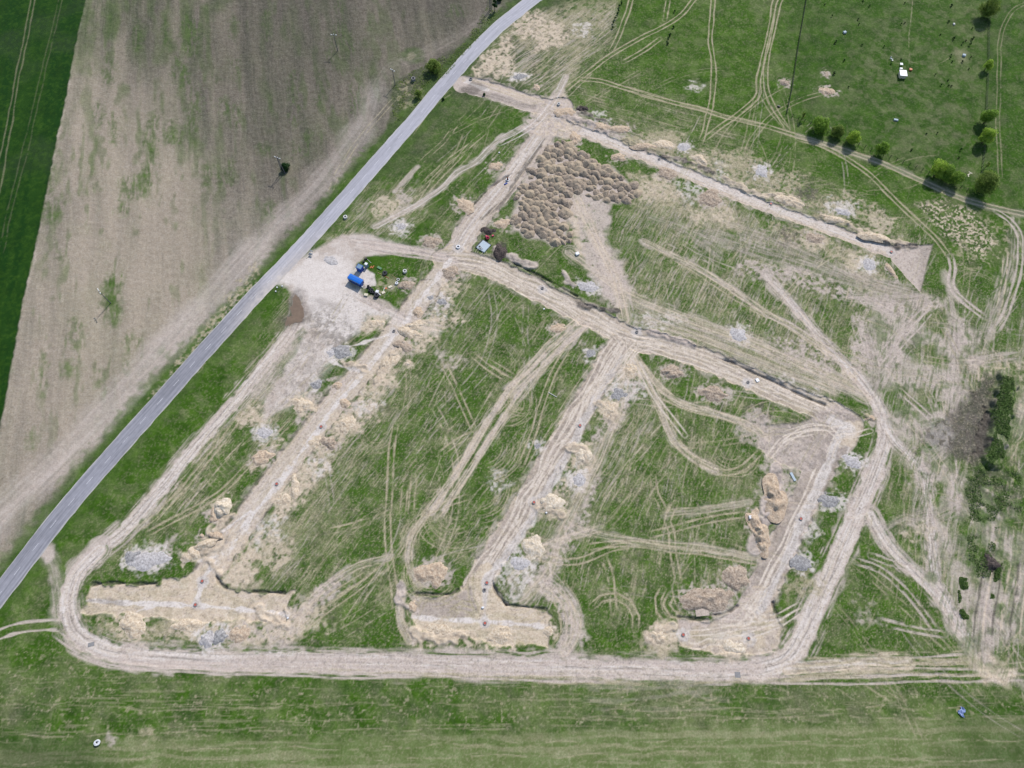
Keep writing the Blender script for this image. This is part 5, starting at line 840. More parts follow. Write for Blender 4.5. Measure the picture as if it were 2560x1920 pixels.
for q, a, b, h, dg, m_, lb in GH: heap(zp(*q), a, b, h, dg, m_, lb, name='gravel_heap', cat='gravel heap', rough=.3, group=G2)
# ------------------------------------------------------------ field of tipped heaps, one thing each
inside = pin
def K3(s_): return S(' '.join('%f' % (float(t) / 4.6083 + (1160 if i % 2 == 0 else 340)) for i, t in enumerate(s_.split())))
reg = K3('930 130 1060 100 1170 50 1250 100 1290 160 1380 200 1470 260 1480 320 1420 360 1330 350 1400 400 1480 330 1560 290 1650 340 1720 400 1720 450 1820 480 1880 550 1990 570 2020 650 1960 710 1870 780 1740 760 1600 740 1500 710 1400 690 1350 660 1250 690 1200 720 1230 850 1240 960 1220 1080 1250 1200 1150 1240 1000 1230 900 1190 780 1150 700 1120 600 1070 490 1050 520 960 620 900 650 820 600 740 590 690 640 580 730 560 740 470 810 390 860 330 870 240 920 190')
ax = ang(*K3('700 400 1500 900')); cs, sn = math.cos(ax), math.sin(ax)
protos = [heap_mesh(2.5 - .1 * i, 1.8 + .1 * i, 1.4, 40 + i * 7, .09 + .02 * i, ir=.55) for i in range(7)]
pm = []
for bmx in protos:
    me = bpy.data.meshes.new('tipped_heap'); bmesh.ops.recalc_face_normals(bmx, faces=bmx.faces); bmx.to_mesh(me); bmx.free()
    for p in me.polygons: p.use_smooth = True
    me.materials.append(HM['tip']); pm.append(me)
cx = sum(p[0] for p in reg) / len(reg); cy = sum(p[1] for p in reg) / len(reg); nm = 0; first = None
for i in range(-18, 19):
    for j in range(-18, 19):
        u = i * 3.1 + (j % 2) * 1.5 + rnd.uniform(-.95, .95); v = j * 2.6 + rnd.uniform(-.8, .8)
        x = cx + u * cs - v * sn; y = cy + u * sn + v * cs
        if not inside((x, y), reg): continue
        if first is None: o = bpy.data.objects.new('tipped_heap', pm[0]); first = o
        else: o = first.copy(); o.data = pm[rnd.randrange(7)]
        C.objects.link(o); o.location = (x, y, hz(x, y) - .08 + rnd.uniform(-.05, .12)); k = rnd.uniform(.62, 1.4)
        o.rotation_euler = (0, 0, rnd.uniform(0, 6.28)); o.scale = (k * rnd.uniform(.95, 1.2), k, k * rnd.uniform(.8, 1.2)); nm += 1
        tag(o, 'grey-brown earth heap tipped from a truck, packed among the field of identical heaps', 'heap', 'tipped earth heaps packed together north of the crossroads')
print('tipped heaps', nm)
# ------------------------------------------------------------ manholes
MH = [(803, 1067, 'red', 'red-capped manhole on the west bed, halfway down'), (692, 1210, 'red', 'red-capped manhole on the lower west bed beside a white gravel smear'), (985, 828, 'dark', 'dark open manhole on the upper west bed in a pale gravel ring'), (506, 1453, 'red', 'orange-capped manhole in the neck of the south-west tee'), (489, 1512, 'red', 'orange-capped manhole where the white trench lines cross in the south-west tee'),
      (1450, 1064, 'red', 'red-capped manhole on the middle bed below the cable crossing'), (1335, 1256, 'red', 'red-capped manhole on the middle bed beside a pale ragged heap'), (1356, 721, 'dark', 'dark red manhole on the central bed, nearest the upper crossroads'), (1592, 830, 'dark', 'blue-grey manhole at the junction of the middle and central beds'), (1870, 956, 'dark', 'dark manhole on the central bed beside a small white slab'),
      (1217, 1457, 'red', 'red-capped manhole at the neck of the middle tee'), (1211, 1475, 'dark', 'small brown manhole directly below the red one at the neck of the middle tee'), (1212.5, 1558, 'red', 'red-capped manhole where the white trench crosses the middle tee'), (1708, 1587, 'red', 'red-capped manhole on the left round gravel pad of the south-east bed'), (1871, 1596, 'red', 'red-capped manhole on the right round gravel pad of the south-east bed'),
      (2002, 1297, 'red', 'dull red manhole on the gravel edge of the east bed'), (1927, 510, 'red', 'red-capped manhole halfway along the north-east bed'), (2228, 630, 'red', 'dull red manhole near the triangular pit'), (1648, 398, 'dark', 'open dark manhole on the pale stretch of the north-east bed'), (1390, 289, 'dark', 'leaning dark manhole at the north crossing')]
for x, y, k, lb in MH:
    e = empty('manhole', on((x, y)), 0, lb, 'manhole', 'manholes along the excavated road beds'); ri = .42 if k == 'red' else .38
    link('concrete_ring', ring_bm(.62, ri, .28), M['concd'], e, True); b = bmesh.new(); rs = lathe(b, [(.001, .33), (ri * .95, .31), (ri * 1.05, .22), (ri, .1)]); link('cover', b, M['red' if k == 'red' else 'dark'], e)
def ring(px, ro, ri, h, m_, label, name='concrete_ring', cat='concrete ring', group='concrete rings lying about the site', tilt=0, az=0):
    o = link(name, ring_bm(ro, ri, h), M[m_], smooth=False); o.location = on(px); o.rotation_euler = (tilt, 0, az)
    if tilt: o.location.z += ro * .8
    return tag(o, label, cat, group)
ring((1145.6, 618), .85, .5, .5, 'white', 'white manhole ring with a dark opening at the upper crossroads'); ring((1269, 450), .8, .5, .45, 'white', 'white manhole ring part buried in the upper west bed')
b = bmesh.new(); tube(b, (0, 0, 0), (0, 0, 1.5), .32, .3, 12); o = link('riser_pipe', b, M['rust']); o.location = on((1269, 450)); tag(o, 'dark brown riser pipe standing in the ring on the upper west bed', 'pipe')
b = bmesh.new(); tube(b, (0, 0, 0), (-1.2, -.8, .25), .3, .28, 12); o = link('pipe_stub', b, M['blued']); o.location = on((1268, 458)); tag(o, 'short blue-grey pipe lying below the ring on the upper west bed', 'pipe')
ring((1012.7, 680), .8, .42, 1., 'conc', 'tall white concrete ring on the lawn behind the trailer'); ring((995.5, 699.5), .62, .4, .35, 'conc', 'thin white concrete ring near the lawn corner'); ring((992, 709), .62, .3, .6, 'white', 'bright concrete cone next to the thin ring on the lawn')
ring((864, 544), .85, .45, .8, 'conc', 'white concrete ring in the grass beside the asphalt road'); ring((1396.7, 261.5), .7, .42, .7, 'conc', 'white concrete ring in the grass north of the north crossing'); ring((1034, 201), .95, .6, 1.4, 'concd', 'dark grey concrete ring beside the roadside tree'); ring((244, 1857), .8, .42, .8, 'white', 'white concrete ring standing alone in the bottom left grass')
ring((1177, 199), .8, .5, .5, 'concd', 'grey ring manhole at the end of the north-west bed'); ring((962.5, 684), 1.0, .35, .6, 'blk', 'coil of black pipe on the lawn behind the trailer', 'pipe_coil', 'pipe coil', None); ring((942, 740), 1.0, .3, 1.0, 'blk', 'black pipe coil beside the white slab on the lawn', 'pipe_coil', 'pipe coil', None)
b = ring_bm(.8, .45, .2); o = link('ring_cap', b, M['white']); o.location = on((247, 1855.5), .78); o.rotation_euler = (.25, .2, 0); tag(o, 'white lid ring resting askew on the lone ring at bottom left', 'lid')
# ------------------------------------------------------------ the storage yard
def heading(p, q):
    a, b = gnd(*p), gnd(*q); return math.atan2(b[1] - a[1], b[0] - a[0])
hd = heading((872, 700), (904, 716))
e = empty('site_trailer', on((891.5, 706)), hd, 'bright blue covered site trailer on the gravel yard', 'trailer')
b = bmesh.new(); box(b, (0, 0, 1.45), (6.0, 2.3, 1.9), bev=.05); link('body', b, M['blued'], e)
b = bmesh.new(); rs = []
for x in (-3.1, 3.1): rs.append([b.verts.new((x, y, z)) for y, z in ((-1.25, 2.40), (-1.1, 2.58), (-.5, 2.68), (.5, 2.68), (1.1, 2.58), (1.25, 2.40), (1.2, 2.34), (-1.2, 2.34))])
for i in range(8): b.faces.new((rs[0][i], rs[0][(i + 1) % 8], rs[1][(i + 1) % 8], rs[1][i]))
b.faces.new(rs[0]); b.faces.new(rs[1][::-1]); link('roof', b, M['blue'], e)
for y in (-1.27, 1.27):
    b = bmesh.new(); box(b, (0, y, 2.45), (6.2, .06, .1)); link('roof_trim', b, M['ltblue'], e)
b = bmesh.new(); box(b, (3.03, -.3, 1.35), (.06, .9, 1.6)); d_ = link('door', b, M['blue'], e); b = bmesh.new(); box(b, (3.09, .0, 1.3), (.05, .12, .06)); link('handle', b, M['conc'], d_)
for x in (-1.5, 1.2):
    b = bmesh.new(); box(b, (x, -1.17, 1.7), (1.0, .05, .6)); wf = link('window', b, M['ltblue'], e); b = bmesh.new(); box(b, (x, -1.2, 1.7), (.85, .04, .48)); link('pane', b, M['dark'], wf)
for x in (-2, 2):
    for y in (-1.05, 1.05):
        b = bmesh.new(); tube(b, (x, y - .12, .42), (x, y + .12, .42), .42, n=20); wh = link('wheel', b, M['blk'], e); b = bmesh.new(); tube(b, (x, y - .135, .42), (x, y + .135, .42), .2, n=14); link('rim', b, M['conc'], wh)
b = bmesh.new(); tube(b, (3, .5, .45), (4.4, 0, .35), .05); tube(b, (3, -.5, .45), (4.4, 0, .35), .05); link('drawbar', b, M['dark'], e)
b = bmesh.new(); box(b, (3.3, -.75, .35), (.5, .5, .35)); link('step', b, M['conc'], e)
hd2 = heading((889, 668), (900.6, 673))
e = empty('guard_hut', on((901.5, 675)), hd2, 'small blue hut with a pale patchy roof behind the trailer', 'hut')
b = bmesh.new(); box(b, (0, 0, 1.15), (2.2, 2.0, 2.3), bev=.04); link('wall', b, M['blued'], e); b = bmesh.new(); box(b, (0, 0, 2.37), (2.4, 2.2, .12), bev=.03); rf = link('roof', b, M['blued'], e); b = bmesh.new(); box(b, (0, 0, 2.45), (1.95, 1.75, .06), bev=.02); link('roof_sheet', b, M['ltblue'], rf)
b = bmesh.new(); box(b, (.3, -1.02, 1.0), (.8, .06, 1.9)); link('door', b, M['blue'], e); b = bmesh.new(); box(b, (-.65, -1.02, 1.5), (.5, .05, .5)); link('window', b, M['ltblue'], e)
e = empty('portable_toilet', on((917.5, 667)), hd2, 'narrow portable toilet with a white roof beside the blue hut', 'toilet')
b = bmesh.new(); box(b, (0, 0, 1.05), (1.1, 1.1, 2.1), bev=.04); link('cabin', b, M['ltblue'], e); b = bmesh.new(); box(b, (0, 0, 2.2), (1.25, 1.25, .2), bev=.08, taper=.85); link('roof', b, M['white'], e); b = bmesh.new(); box(b, (0, -.57, 1), (.75, .05, 1.8)); link('door', b, M['slab'], e)
def slab(name, px, s_, deg, m_, label, cat, z=0., tilt=0, group=None):
    b = bmesh.new(); box(b, (0, 0, s_[2] / 2), s_, bev=min(s_) * .12); o = link(name, b, M[m_]); o.location = on(px, z); o.rotation_euler = (tilt, 0, R(deg)); return tag(o, label, cat, group)
def pole_(name, p, q, r0, m_, label, cat, z=.12):
    b = bmesh.new(); a = on(p, z); c = on(q, z); tube(b, (0, 0, 0), Vector(c) - Vector(a), r0, n=6); o = link(name, b, M[m_]); o.location = a; return tag(o, label, cat)
# paving slabs and bits on the lawn
e = empty('slab_stack', on((915.5, 738)), R(-15), 'square stack of cream slabs furthest left on the lawn', 'slab stack')
for k in range(3): b = bmesh.new(); box(b, (0, 0, .1 + k * .2), (1.45, 1.05, .17), rz=(k - 1) * .05, bev=.02); link('slab', b, M['cream'], e)
slab('concrete_box', (943.5, 731), (1.2, 1.3, .9), -12, 'white', 'bright white concrete box against the black pipe coil', 'box'); slab('concrete_slab', (958.5, 731.5), (1.3, 1.1, .25), 35, 'cream', 'cream slab at the foot of the bent white pipe', 'slab'); slab('pierced_block', (975.5, 717.5), (1.5, 1.0, .3), 25, 'cream', 'pierced pale block next to the fence rail', 'block')
slab('concrete_offcut', (949, 736), (1.4, .3, .25), -45, 'white', 'long white offcut leaning by the white box', 'offcut')
pole_('white_pipe', (918, 648), (928, 658), .07, 'conc', 'long pale pipe in the grass right of the toilet', 'pipe'); pole_('plank', (898.5, 655), (909.5, 641.5), .08, 'cream', 'pale plank edging the sandy patch above the hut', 'plank'); pole_('timber_pole', (943.5, 681), (957, 687.5), .07, 'wood', 'yellow timber pole left of the pipe coil', 'pole'); pole_('orange_pole', (959.5, 689), (973, 696), .07, 'orange', 'orange pole right of the yellow timber', 'pole')
pole_('bent_pipe', (958.5, 727), (963, 719), .09, 'white', 'white pipe piece above the cream slab', 'pipe'); pole_('timber_batten', (979, 686.5), (991, 696), .06, 'wood', 'timber batten pointing at the thin ring', 'batten'); slab('orange_sheet', (965, 721), (.8, .7, .12), 20, 'orange', 'orange sheet beside the white pipe piece', 'sheet')
for i, (x, y, dg) in enumerate(((927, 668, 60), (930, 669, -30), (933, 667, 60))): slab('barrier_board', (x, y), (1.2, .3, .12), dg, 'orange', ('left', 'middle', 'right')[i] + ' orange board of the N-shaped bundle behind the toilet', 'board', group='orange boards in the grass')
slab('storage_bin', (915, 648), (.9, .8, .7), 30, 'dark', 'dark bin above the toilet', 'bin'); slab('storage_bin', (909.5, 655), (.7, .6, .7), 0, 'dark', 'dark bin between the toilet and the pale plank', 'bin'); slab('tank', (949, 671), (2.0, 1.0, .5), -30, 'green', 'greenish tank lying in the grass left of the pipe coil', 'tank')
G3 = 'black tyre crates beside the trailer'
for i, (x, y) in enumerate(((921, 717.5), (926, 722), (924, 727), (930.5, 726), (929, 731), (934.5, 732))):
    b = bmesh.new(); 
    for z in (.15, .45): 
        bb = ring_bm(.55, .28, .28, 16); me = bpy.data.meshes.new('t'); bb.to_mesh(me); bb.free(); n0 = len(b.verts); b.from_mesh(me); bpy.data.meshes.remove(me); b.verts.ensure_lookup_table(); bmesh.ops.translate(b, vec=(0, 0, z), verts=b.verts[n0:])
    o = link('tyre_pair', b, M['blk']); o.location = on((x, y)); tag(o, 'pair of black tyres in the dark double row by the trailer', 'tyres', G3)
pole_('rail_fence', (988, 715), (961, 747), .05, 'green', 'low pale rail fence along the east side of the lawn', 'rail', z=.9)
for t in np.linspace(0, 1, 6):
    pass
# signs near the entrance
for (x, y, lb) in ((779.5, 631, 'upper white sign board at the mouth of the yard'), (778.5, 637.5, 'lower white sign board at the mouth of the yard')):
    e = empty('sign', on((x, y)), R(-25), lb, 'sign'); b = bmesh.new(); tube(b, (-.5, 0, 0), (-.5, 0, 1.4), .05); tube(b, (.5, 0, 0), (.5, 0, 1.4), .05); link('post', b, M['conc'], e); b = bmesh.new(); box(b, (0, 0, 1.1), (1.5, .08, .9), bev=.02); link('board', b, M['white'], e)
pole_('plank', (766, 646), (778, 638), .1, 'cream', 'pale plank in the tip of grass at the road junction', 'plank')
for i, (x, y) in enumerate(((693, 719), (706, 716), (690, 729))): slab('stone', (x, y), (.5, .5, .4), i * 30, 'white', ('largest', 'upper', 'lowest')[i] + ' white stone on the verge south of the yard', 'stone')
# slab with pit, red machine, hoops at the crossroads
e = empty('foundation_slab', on((1209, 617)), heading((1190, 622), (1209, 602)), 'pale blue-grey foundation slab east of the upper crossroads', 'slab')
b = bmesh.new(); box(b, (0, 0, .2), (4.4, 4.0, .6), bev=.06); link('deck', b, M['slab'], e)
b = bmesh.new(); box(b, (0, 2.25, .25), (4.8, .3, .7)); box(b, (2.4, 0, .2), (.3, 4.2, .6)); link('formwork', b, M['dark'], e)
for x, y in ((-1.5, .2), (-1.2, 1.1)): b = bmesh.new(); box(b, (x, y, .56), (.75, .7, .12), rz=.2); link('hatch', b, M['dark'], e)
b = bmesh.new(); tube(b, (-2.6, 1.1, .7), (-1.2, .2, .8), .1); tube(b, (-2.6, .3, .7), (-.9, -.6, .8), .1); link('pipe', b, M['white'], e)
e = empty('mixer', on((1219, 598)), R(30), 'red concrete mixer at the top corner of the foundation slab', 'mixer')
b = bmesh.new(); lathe(b, [(.001, .5), (.5, .55), (.75, 1.0), (.7, 1.4), (.4, 1.8), (.34, 1.75), (.6, 1.35), (.001, .8)], 20); bmesh.ops.rotate(b, cent=(0, 0, 1.1), matrix=Matrix.Rotation(.5, 3, 'X'), verts=b.verts); link('drum', b, M['pink'], e)
b = bmesh.new(); box(b, (0, .9, .7), (.7, .9, .7), bev=.06); link('motor_housing', b, M['pink'], e)
for x in (-.6, .6): b = bmesh.new(); tube(b, (x, 0, .3), (x * 1.2, 0, .3), .3, n=16); link('wheel', b, M['blk'], e)
b = bmesh.new(); tube(b, (-.6, 0, .3), (0, -.6, 1.1), .05); tube(b, (.6, 0, .3), (0, -.6, 1.1), .05); tube(b, (0, 1.2, .6), (0, 1.9, .1), .05); link('frame', b, M['dark'], e)
slab('red_bucket', (1232, 590), (.8, .6, .5), 20, 'pink', 'small red tub lying right of the mixer', 'tub')
b = bmesh.new(); lathe(b, [(1.35, .1), (1.45, .15), (1.35, .2), (1.35, .1)], 28); o = link('hoop', b, M['cream']); o.location = on((1197.5, 631)); tag(o, 'thin pale hoop lying beside the foundation slab', 'hoop')
b = bmesh.new(); lathe(b, [(.8, .1), (.88, .15), (.8, .2), (.8, .1)], 24); o = link('hoop', b, M['cream']); o.location = on((1212, 634)); tag(o, 'smaller hoop right of the large one at the foundation slab', 'hoop')
slab('white_crate', (1443, 636), (1.5, 1.3, .8), 25, 'white', 'white crate at the edge of the earth patch east of the tipped heaps', 'crate'); slab('white_slab', (1893, 951), (1.2, 1.4, .4), 20, 'white', 'small white slab at the rim of the central bed', 'slab'); slab('white_crate', (1874.5, 1294), (1.0, 1.2, .9), 10, 'white', 'white crate touching the reddish clod bank', 'crate'); slab('fallen_board', (1982, 1192), (.9, 3.2, .3), 20, 'slab', 'pale curved board lying in the bare earth west of the east bed', 'board')
slab('plate', (1755, 1528), (4.3, 3.0, .12), 5, 'platem', 'pale square plate in front of the biggest spoil heap', 'plate'); slab('white_block', (1207, 1505.0 + 14), (.8, .6, .5), 0, 'white', 'white block on the trench of the middle tee', 'block')
pole_('cable', (1371, 981), (1392, 993), .12, 'conc', 'short pale cable roll end west of the middle bed', 'cable'); slab('drain_cover', (228, 1611), (2.0, 1.2, .12), 15, 'concd', 'dark drain cover set in the bend of the haul track', 'cover'); o = slab('drain_cover', (1844, 1687), (1.7, 1.7, .1), 0, 'concd', 'faint round drain cover in the haul track south of the beds', 'cover')
for (x, y, lb) in ((1248, 382, 'white stone in the grass by the north bank'), (1360, 773, 'white stone under the central bed'), (720, 1545, 'white stone by the end of the south-west bed'), (1366, 1352 - 70, 'white stone beside the middle bed')): slab('stone', (x, y), (.6, .5, .35), 20, 'white', lb, 'stone')
# blue sheet
b = bmesh.new(); vs = [[b.verts.new((x + .3 * math.sin(y * 3), y, .1 + .28 * abs(math.sin(x * 3.1 + y)) + .1 * math.cos(y * 5))) for x in np.linspace(-.8, .8, 9)] for y in np.linspace(-1.5, 1.2, 13)]
for a, c in zip(vs, vs[1:]):
    for i in range(8):
        if not (a is vs[0] and i < 2) and not (c is vs[-1] and i > 5): b.faces.new((a[i], a[i + 1], c[i + 1], c[i]))
o = link('tarpaulin', b, M['tarp'], smooth=False); o.location = on((2404, 1778)); o.rotation_euler = (0, 0, -.5); tag(o, 'crumpled blue tarpaulin lying in the bottom right grass', 'tarpaulin')
# ------------------------------------------------------------ meadow bits
e = empty('meadow_shed', on((2254, 190)), R(-6), 'white-roofed low shed in the middle of the fenced meadow', 'shed')
b = bmesh.new(); box(b, (0, 0, .8), (2.8, 3.2, 1.6)); link('wall', b, M['cream'], e); b = bmesh.new(); box(b, (0, 0, 1.72), (3.2, 3.7, .16), bev=.03); link('roof', b, M['white'], e); b = bmesh.new(); box(b, (0, 1.95, 1.2), (2.9, .3, .5)); link('ridge_board', b, M['orange'], e)
e = empty('garden_table', on((2252, 163)), R(-5), 'white slatted table topmost in the row above the meadow shed', 'table'); 
for k in range(3): b = bmesh.new(); box(b, (-.42 + k * .42, 0, .75), (.34, 1.3, .06)); link('slat_board', b, M['white'], e)
for x in (-.5, .5):
    for y in (-.5, .5): b = bmesh.new(); tube(b, (x, y, 0), (x, y, .74), .05); link('leg', b, M['conc'], e)
slab('water_tank', (2251.5, 174), (1.3, 1.0, .8), -5, 'white', 'white tub between the slatted table and the meadow shed', 'tub'); slab('pink_box', (2275.5, 175.5), (1.3, 1.2, .7), -15, 'orange', 'pinkish box right of the meadow shed', 'box'); slab('pale_box', (2111, 82.5), (1.4, 1.3, .8), 20, 'slab', 'pale box at the upper left of the fenced meadow', 'box')
slab('pale_box', (2409, 140), (1.4, 1.3, .8), -20, 'slab', 'pale box among the shrubs right of the meadow', 'box'); slab('pale_box', (2239, 301), (1.8, 1.0, .6), -15, 'slab', 'pale bluish box in the lower middle of the meadow', 'box'); slab('trough', (2384, 61.5), (.8, 1.1, .6), 0, 'conc', 'small white trough near the upper right of the meadow', 'trough')
for i, (x, y, lb) in enumerate(((2226, 148, 'left white garden chair above the meadow shed'), (2230, 152, 'right white garden chair above the meadow shed'))):
    e = empty('garden_chair', on((x, y)), R(30 * i), lb, 'chair', 'white garden chairs'); b = bmesh.new(); box(b, (0, 0, .45), (.6, .6, .06)); link('seat', b, M['white'], e); b = bmesh.new(); box(b, (0, .3, .8), (.6, .06, .7)); link('backrest', b, M['white'], e)
    for u in (-.25, .25):
        for v in (-.25, .25): b = bmesh.new(); tube(b, (u, v, 0), (u, v, .44), .04); link('leg', b, M['white'], e)
for i, (x, y, dg) in enumerate(((2422, 436, 30), (2426, 432, -40), (2421, 439, 80))): slab('white_board', (x, y), (1.6, .35, .15), dg, 'cream', ('longest', 'upper', 'lower')[i] + ' pale board of the tangle near the meadow corner tree', 'board', group='tangle of pale boards')
slab('barrow', (1946.5, 267), (1.3, .7, .6), -25, 'dark', 'dark barrow lying outside the lower west meadow fence', 'barrow')
# ------------------------------------------------------------ poles of the power line
PG = 'power line poles crossing the ploughed field'
def power_pole(px, h, arm, az, label, legs=1, spread=.9):
    e = empty('power_pole', on(px), az, label, 'pole', PG)
    if legs == 1: b = bmesh.new(); tube(b, (0, 0, -.3), (0, 0, h), .19, .11, 10); link('shaft', b, M['pole'], e)
    else:
        for s_ in (-1, 1): b = bmesh.new(); tube(b, (s_ * spread, 0, -.3), (s_ * (.15 if legs == 2 else spread), 0, h), .19, .12, 10); link('shaft', b, M['pole'], e)
    b = bmesh.new(); box(b, (0, .12 if legs < 3 else 0, h - .25), (arm, .14, .14)); ca = link('crossarm', b, M['pole'], e)
    for t in (-.46, 0, .46):
        b = bmesh.new(); lathe(b, [(.001, h + .55), (.10, h + .5), (.17, h + .3), (.08, h + .22), (.15, h + .05), (.06, h - .1)] if t == 0 and legs == 1 else [(.001, h + .28), (.12, h + .24), (.2, h + .08), (.1, h), (.17, h - .1), (.05, h - .2)], 12, (t * arm, .12, 0)); link('insulator', b, M['porc'], ca)
    for t in (-.25, .25):
        b = bmesh.new(); tube(b, (t * arm, .12, h - .1), (t * 1.7 * arm, .12, h - .06), .13, n=8); link('insulator', b, M['porc'], ca)
power_pole((844.5, 127), 8.7, 2.6, R(-5), 'single power pole standing in a weedy patch of the ploughed field'); power_pole((988, 213), 8.4, 2.4, R(-38), 'single power pole at the field corner by the grassy verge'); power_pole((709, 432), 9.2, 2.8, R(-25), 'two-legged power pole rising over a dark bush', legs=2, spread=.75); power_pole((277, 758), 8.9, 2.6, R(-52), 'single power pole furthest left on the ploughed field')
power_pole((1226.5, 25), 10.5, 2.6, R(-10), 'tall twin power pole cut by the top edge beside the dark conifer', legs=3, spread=.32)
# ------------------------------------------------------------ vegetation
def leaf_mat(name, lo, mid, hi):
    m, N, L, bs = newmat(name); g_ = N.new('ShaderNodeNewGeometry'); n = N.new('ShaderNodeTexNoise'); n.inputs['Scale'].default_value = .9; n.inputs['Detail'].default_value = 4; L.new(g_.outputs['Position'], n.inputs['Vector'])
    ad = N.new('ShaderNodeMath'); ad.operation = 'MULTIPLY_ADD'; L.new(g_.outputs['Random Per Island'], ad.inputs[0]); ad.inputs[1].default_value = .45; s2 = N.new('ShaderNodeMath'); s2.operation = 'MULTIPLY_ADD'; L.new(n.outputs['Fac'], s2.inputs[0]); s2.inputs[1].default_value = .9; s2.inputs[2].default_value = -.18; L.new(s2.outputs[0], ad.inputs[2])
    cr = N.new('ShaderNodeValToRGB'); e = cr.color_ramp.elements; e[0].position = .2; e[0].color = (*srgb(*lo, EXPK), 1); e[1].position = .85; e[1].color = (*srgb(*hi, EXPK), 1); q = e.new(.5); q.color = (*srgb(*mid, EXPK), 1); L.new(ad.outputs[0], cr.inputs[0])
    L.new(cr.outputs[0], bs.inputs['Base Color']); bs.inputs['Roughness'].default_value = .7; bs.inputs['Specular IOR Level'].default_value = .15
    tr = N.new('ShaderNodeBsdfTranslucent'); L.new(cr.outputs[0], tr.inputs[0]); ms = N.new('ShaderNodeMixShader'); ms.inputs[0].default_value = .5; out = [x_ for x_ in N if x_.type == 'OUTPUT_MATERIAL'][0]; L.new(bs.outputs[0], ms.inputs[1]); L.new(tr.outputs[0], ms.inputs[2]); L.new(ms.outputs[0], out.inputs[0])
    return m
LM = dict(bright=leaf_mat('leaf_bright', (126, 172, 50), (182, 220, 76), (216, 238, 116)), mid=leaf_mat('leaf_mid', (100, 146, 46), (146, 188, 68), (184, 216, 98)), olive=leaf_mat('leaf_olive', (96, 130, 52), (140, 168, 72), (178, 194, 106)), dark=leaf_mat('leaf_dark', (30, 62, 30), (52, 92, 44), (80, 122, 62)))
def crown_bm(r, h0, h, seed, n, lf, lobes=14, top=None, col=False):
    rr = random.Random(seed); b = bmesh.new(); cl = []
    for i in range(lobes):
        t = rr.uniform(0, 6.28); q = math.sqrt(rr.random()); z = rr.random()
        wz = math.sin(math.pi * min(1, .22 + z * .72)) if not col else (1 - z) ** .6 + .1
        rad = r * .62 * q * wz
        cl.append((rad * math.cos(t), rad * math.sin(t), h0 + (h - h0) * (.15 + .75 * z), r * rr.uniform(.30, .46) * (1 if not col else max(.5, wz))))
    for i in range(n):
        cx_, cy_, cz_, cr_ = cl[rr.randrange(lobes)]
        d = Vector((rr.gauss(0, 1), rr.gauss(0, 1), rr.gauss(0, .9))); d.normalize(); k = cr_ * (rr.random() ** .35) * rr.uniform(.85, 1.12)
        p = Vector((cx_, cy_, cz_)) + d * k; p.z = max(p.z, .12)
        nrm = (d + Vector((rr.uniform(-.7, .7), rr.uniform(-.7, .7), rr.uniform(-.3, .8)))).normalized(); u = nrm.orthogonal().normalized(); v = nrm.cross(u); a = rr.uniform(0, 6.28); u, v = u * math.cos(a) + v * math.sin(a), v * math.cos(a) - u * math.sin(a)
        s_ = lf * rr.uniform(.6, 1.3)
        b.faces.new([b.verts.new(p + u * s_), b.verts.new(p + v * s_ * .6), b.verts.new(p - u * s_), b.verts.new(p - v * s_ * .6)])
    return b, cl
def tree(px, r, h, m_, label, name='tree', cat='tree', seed=1, dens=1., base=.22, group=None, col=False, lf=.26):
    e = empty(name, on(px), 0, label, cat, group); b, cl = crown_bm(r, h * base, h, seed, int(620 * r * dens * max(1, r * .5)), lf, lobes=int(10 + r * 3), col=col)
    link('crown', b, LM[m_], e); b = bmesh.new(); tube(b, (0, 0, -.2), (0, 0, h * .6), .07 * r + .05, .04 * r + .02, 8)
    for c_ in cl[:6]: tube(b, (0, 0, h * .25), (c_[0] * .8, c_[1] * .8, c_[2]), .03 * r + .015, .012 * r, 6)
    link('trunk', b, M['bark'], e); return e
TG = 'young trees along the meadow fences'
TR = [((3, 0, 1400, 110), 4.2, 8.5, 'olive', 'large dark-footed tree at the top right on the meadow fence'), ((3, 0, 1402, 455), 2.1, 5, 'bright', 'small yellow-green tree second from the top on the right fence'), ((3, 0, 1395, 800), 3.0, 7, 'mid', 'round green tree directly above the bright one on the right fence'), ((3, 0, 1385, 925), 3.3, 7, 'bright', 'bright green tree in the middle of the right fence'), ((3, 0, 1372, 1235), 4.6, 8.5, 'olive', 'largest tree at the lower right corner of the meadow'),
      ((3, 0, 1075, 1140), 3.4, 7.5, 'bright', 'tallest bright tree of the clump on the lower fence'), ((3, 0, 1130, 1165), 3.2, 6.5, 'mid', 'middle tree of the clump on the lower fence'), ((3, 0, 1195, 1190), 2.9, 6, 'mid', 'right-hand small tree of the clump on the lower fence'), ((3, 0, 715, 1000), 2.8, 6, 'mid', 'lone tree halfway along the lower meadow fence'), ((3, 0, 535, 925), 2.9, 6, 'bright', 'bright tree third from the fence corner'),
      ((3, 0, 435, 885), 2.7, 5.2, 'olive', 'dull green tree second from the fence corner'), ((3, 0, 325, 850), 3.5, 6.5, 'mid', 'widest tree nearest the lower left fence corner')]
for i, (q, r_, h_, m_, lb) in enumerate(TR): tree(zp(*q), r_ * 1.32, h_ * 1.05, m_, lb, seed=30 + i, group=TG)
tree(zp(3, 0, 215, 778), 1.5, 4.6, 'olive', 'thin see-through sapling at the lower left fence corner', seed=5, dens=.25, group=TG)
tree(zp(3, 0, 1400, 1095), 1.3, 4.2, 'olive', 'thin sapling above the largest corner tree', seed=6, dens=.2, group=TG)
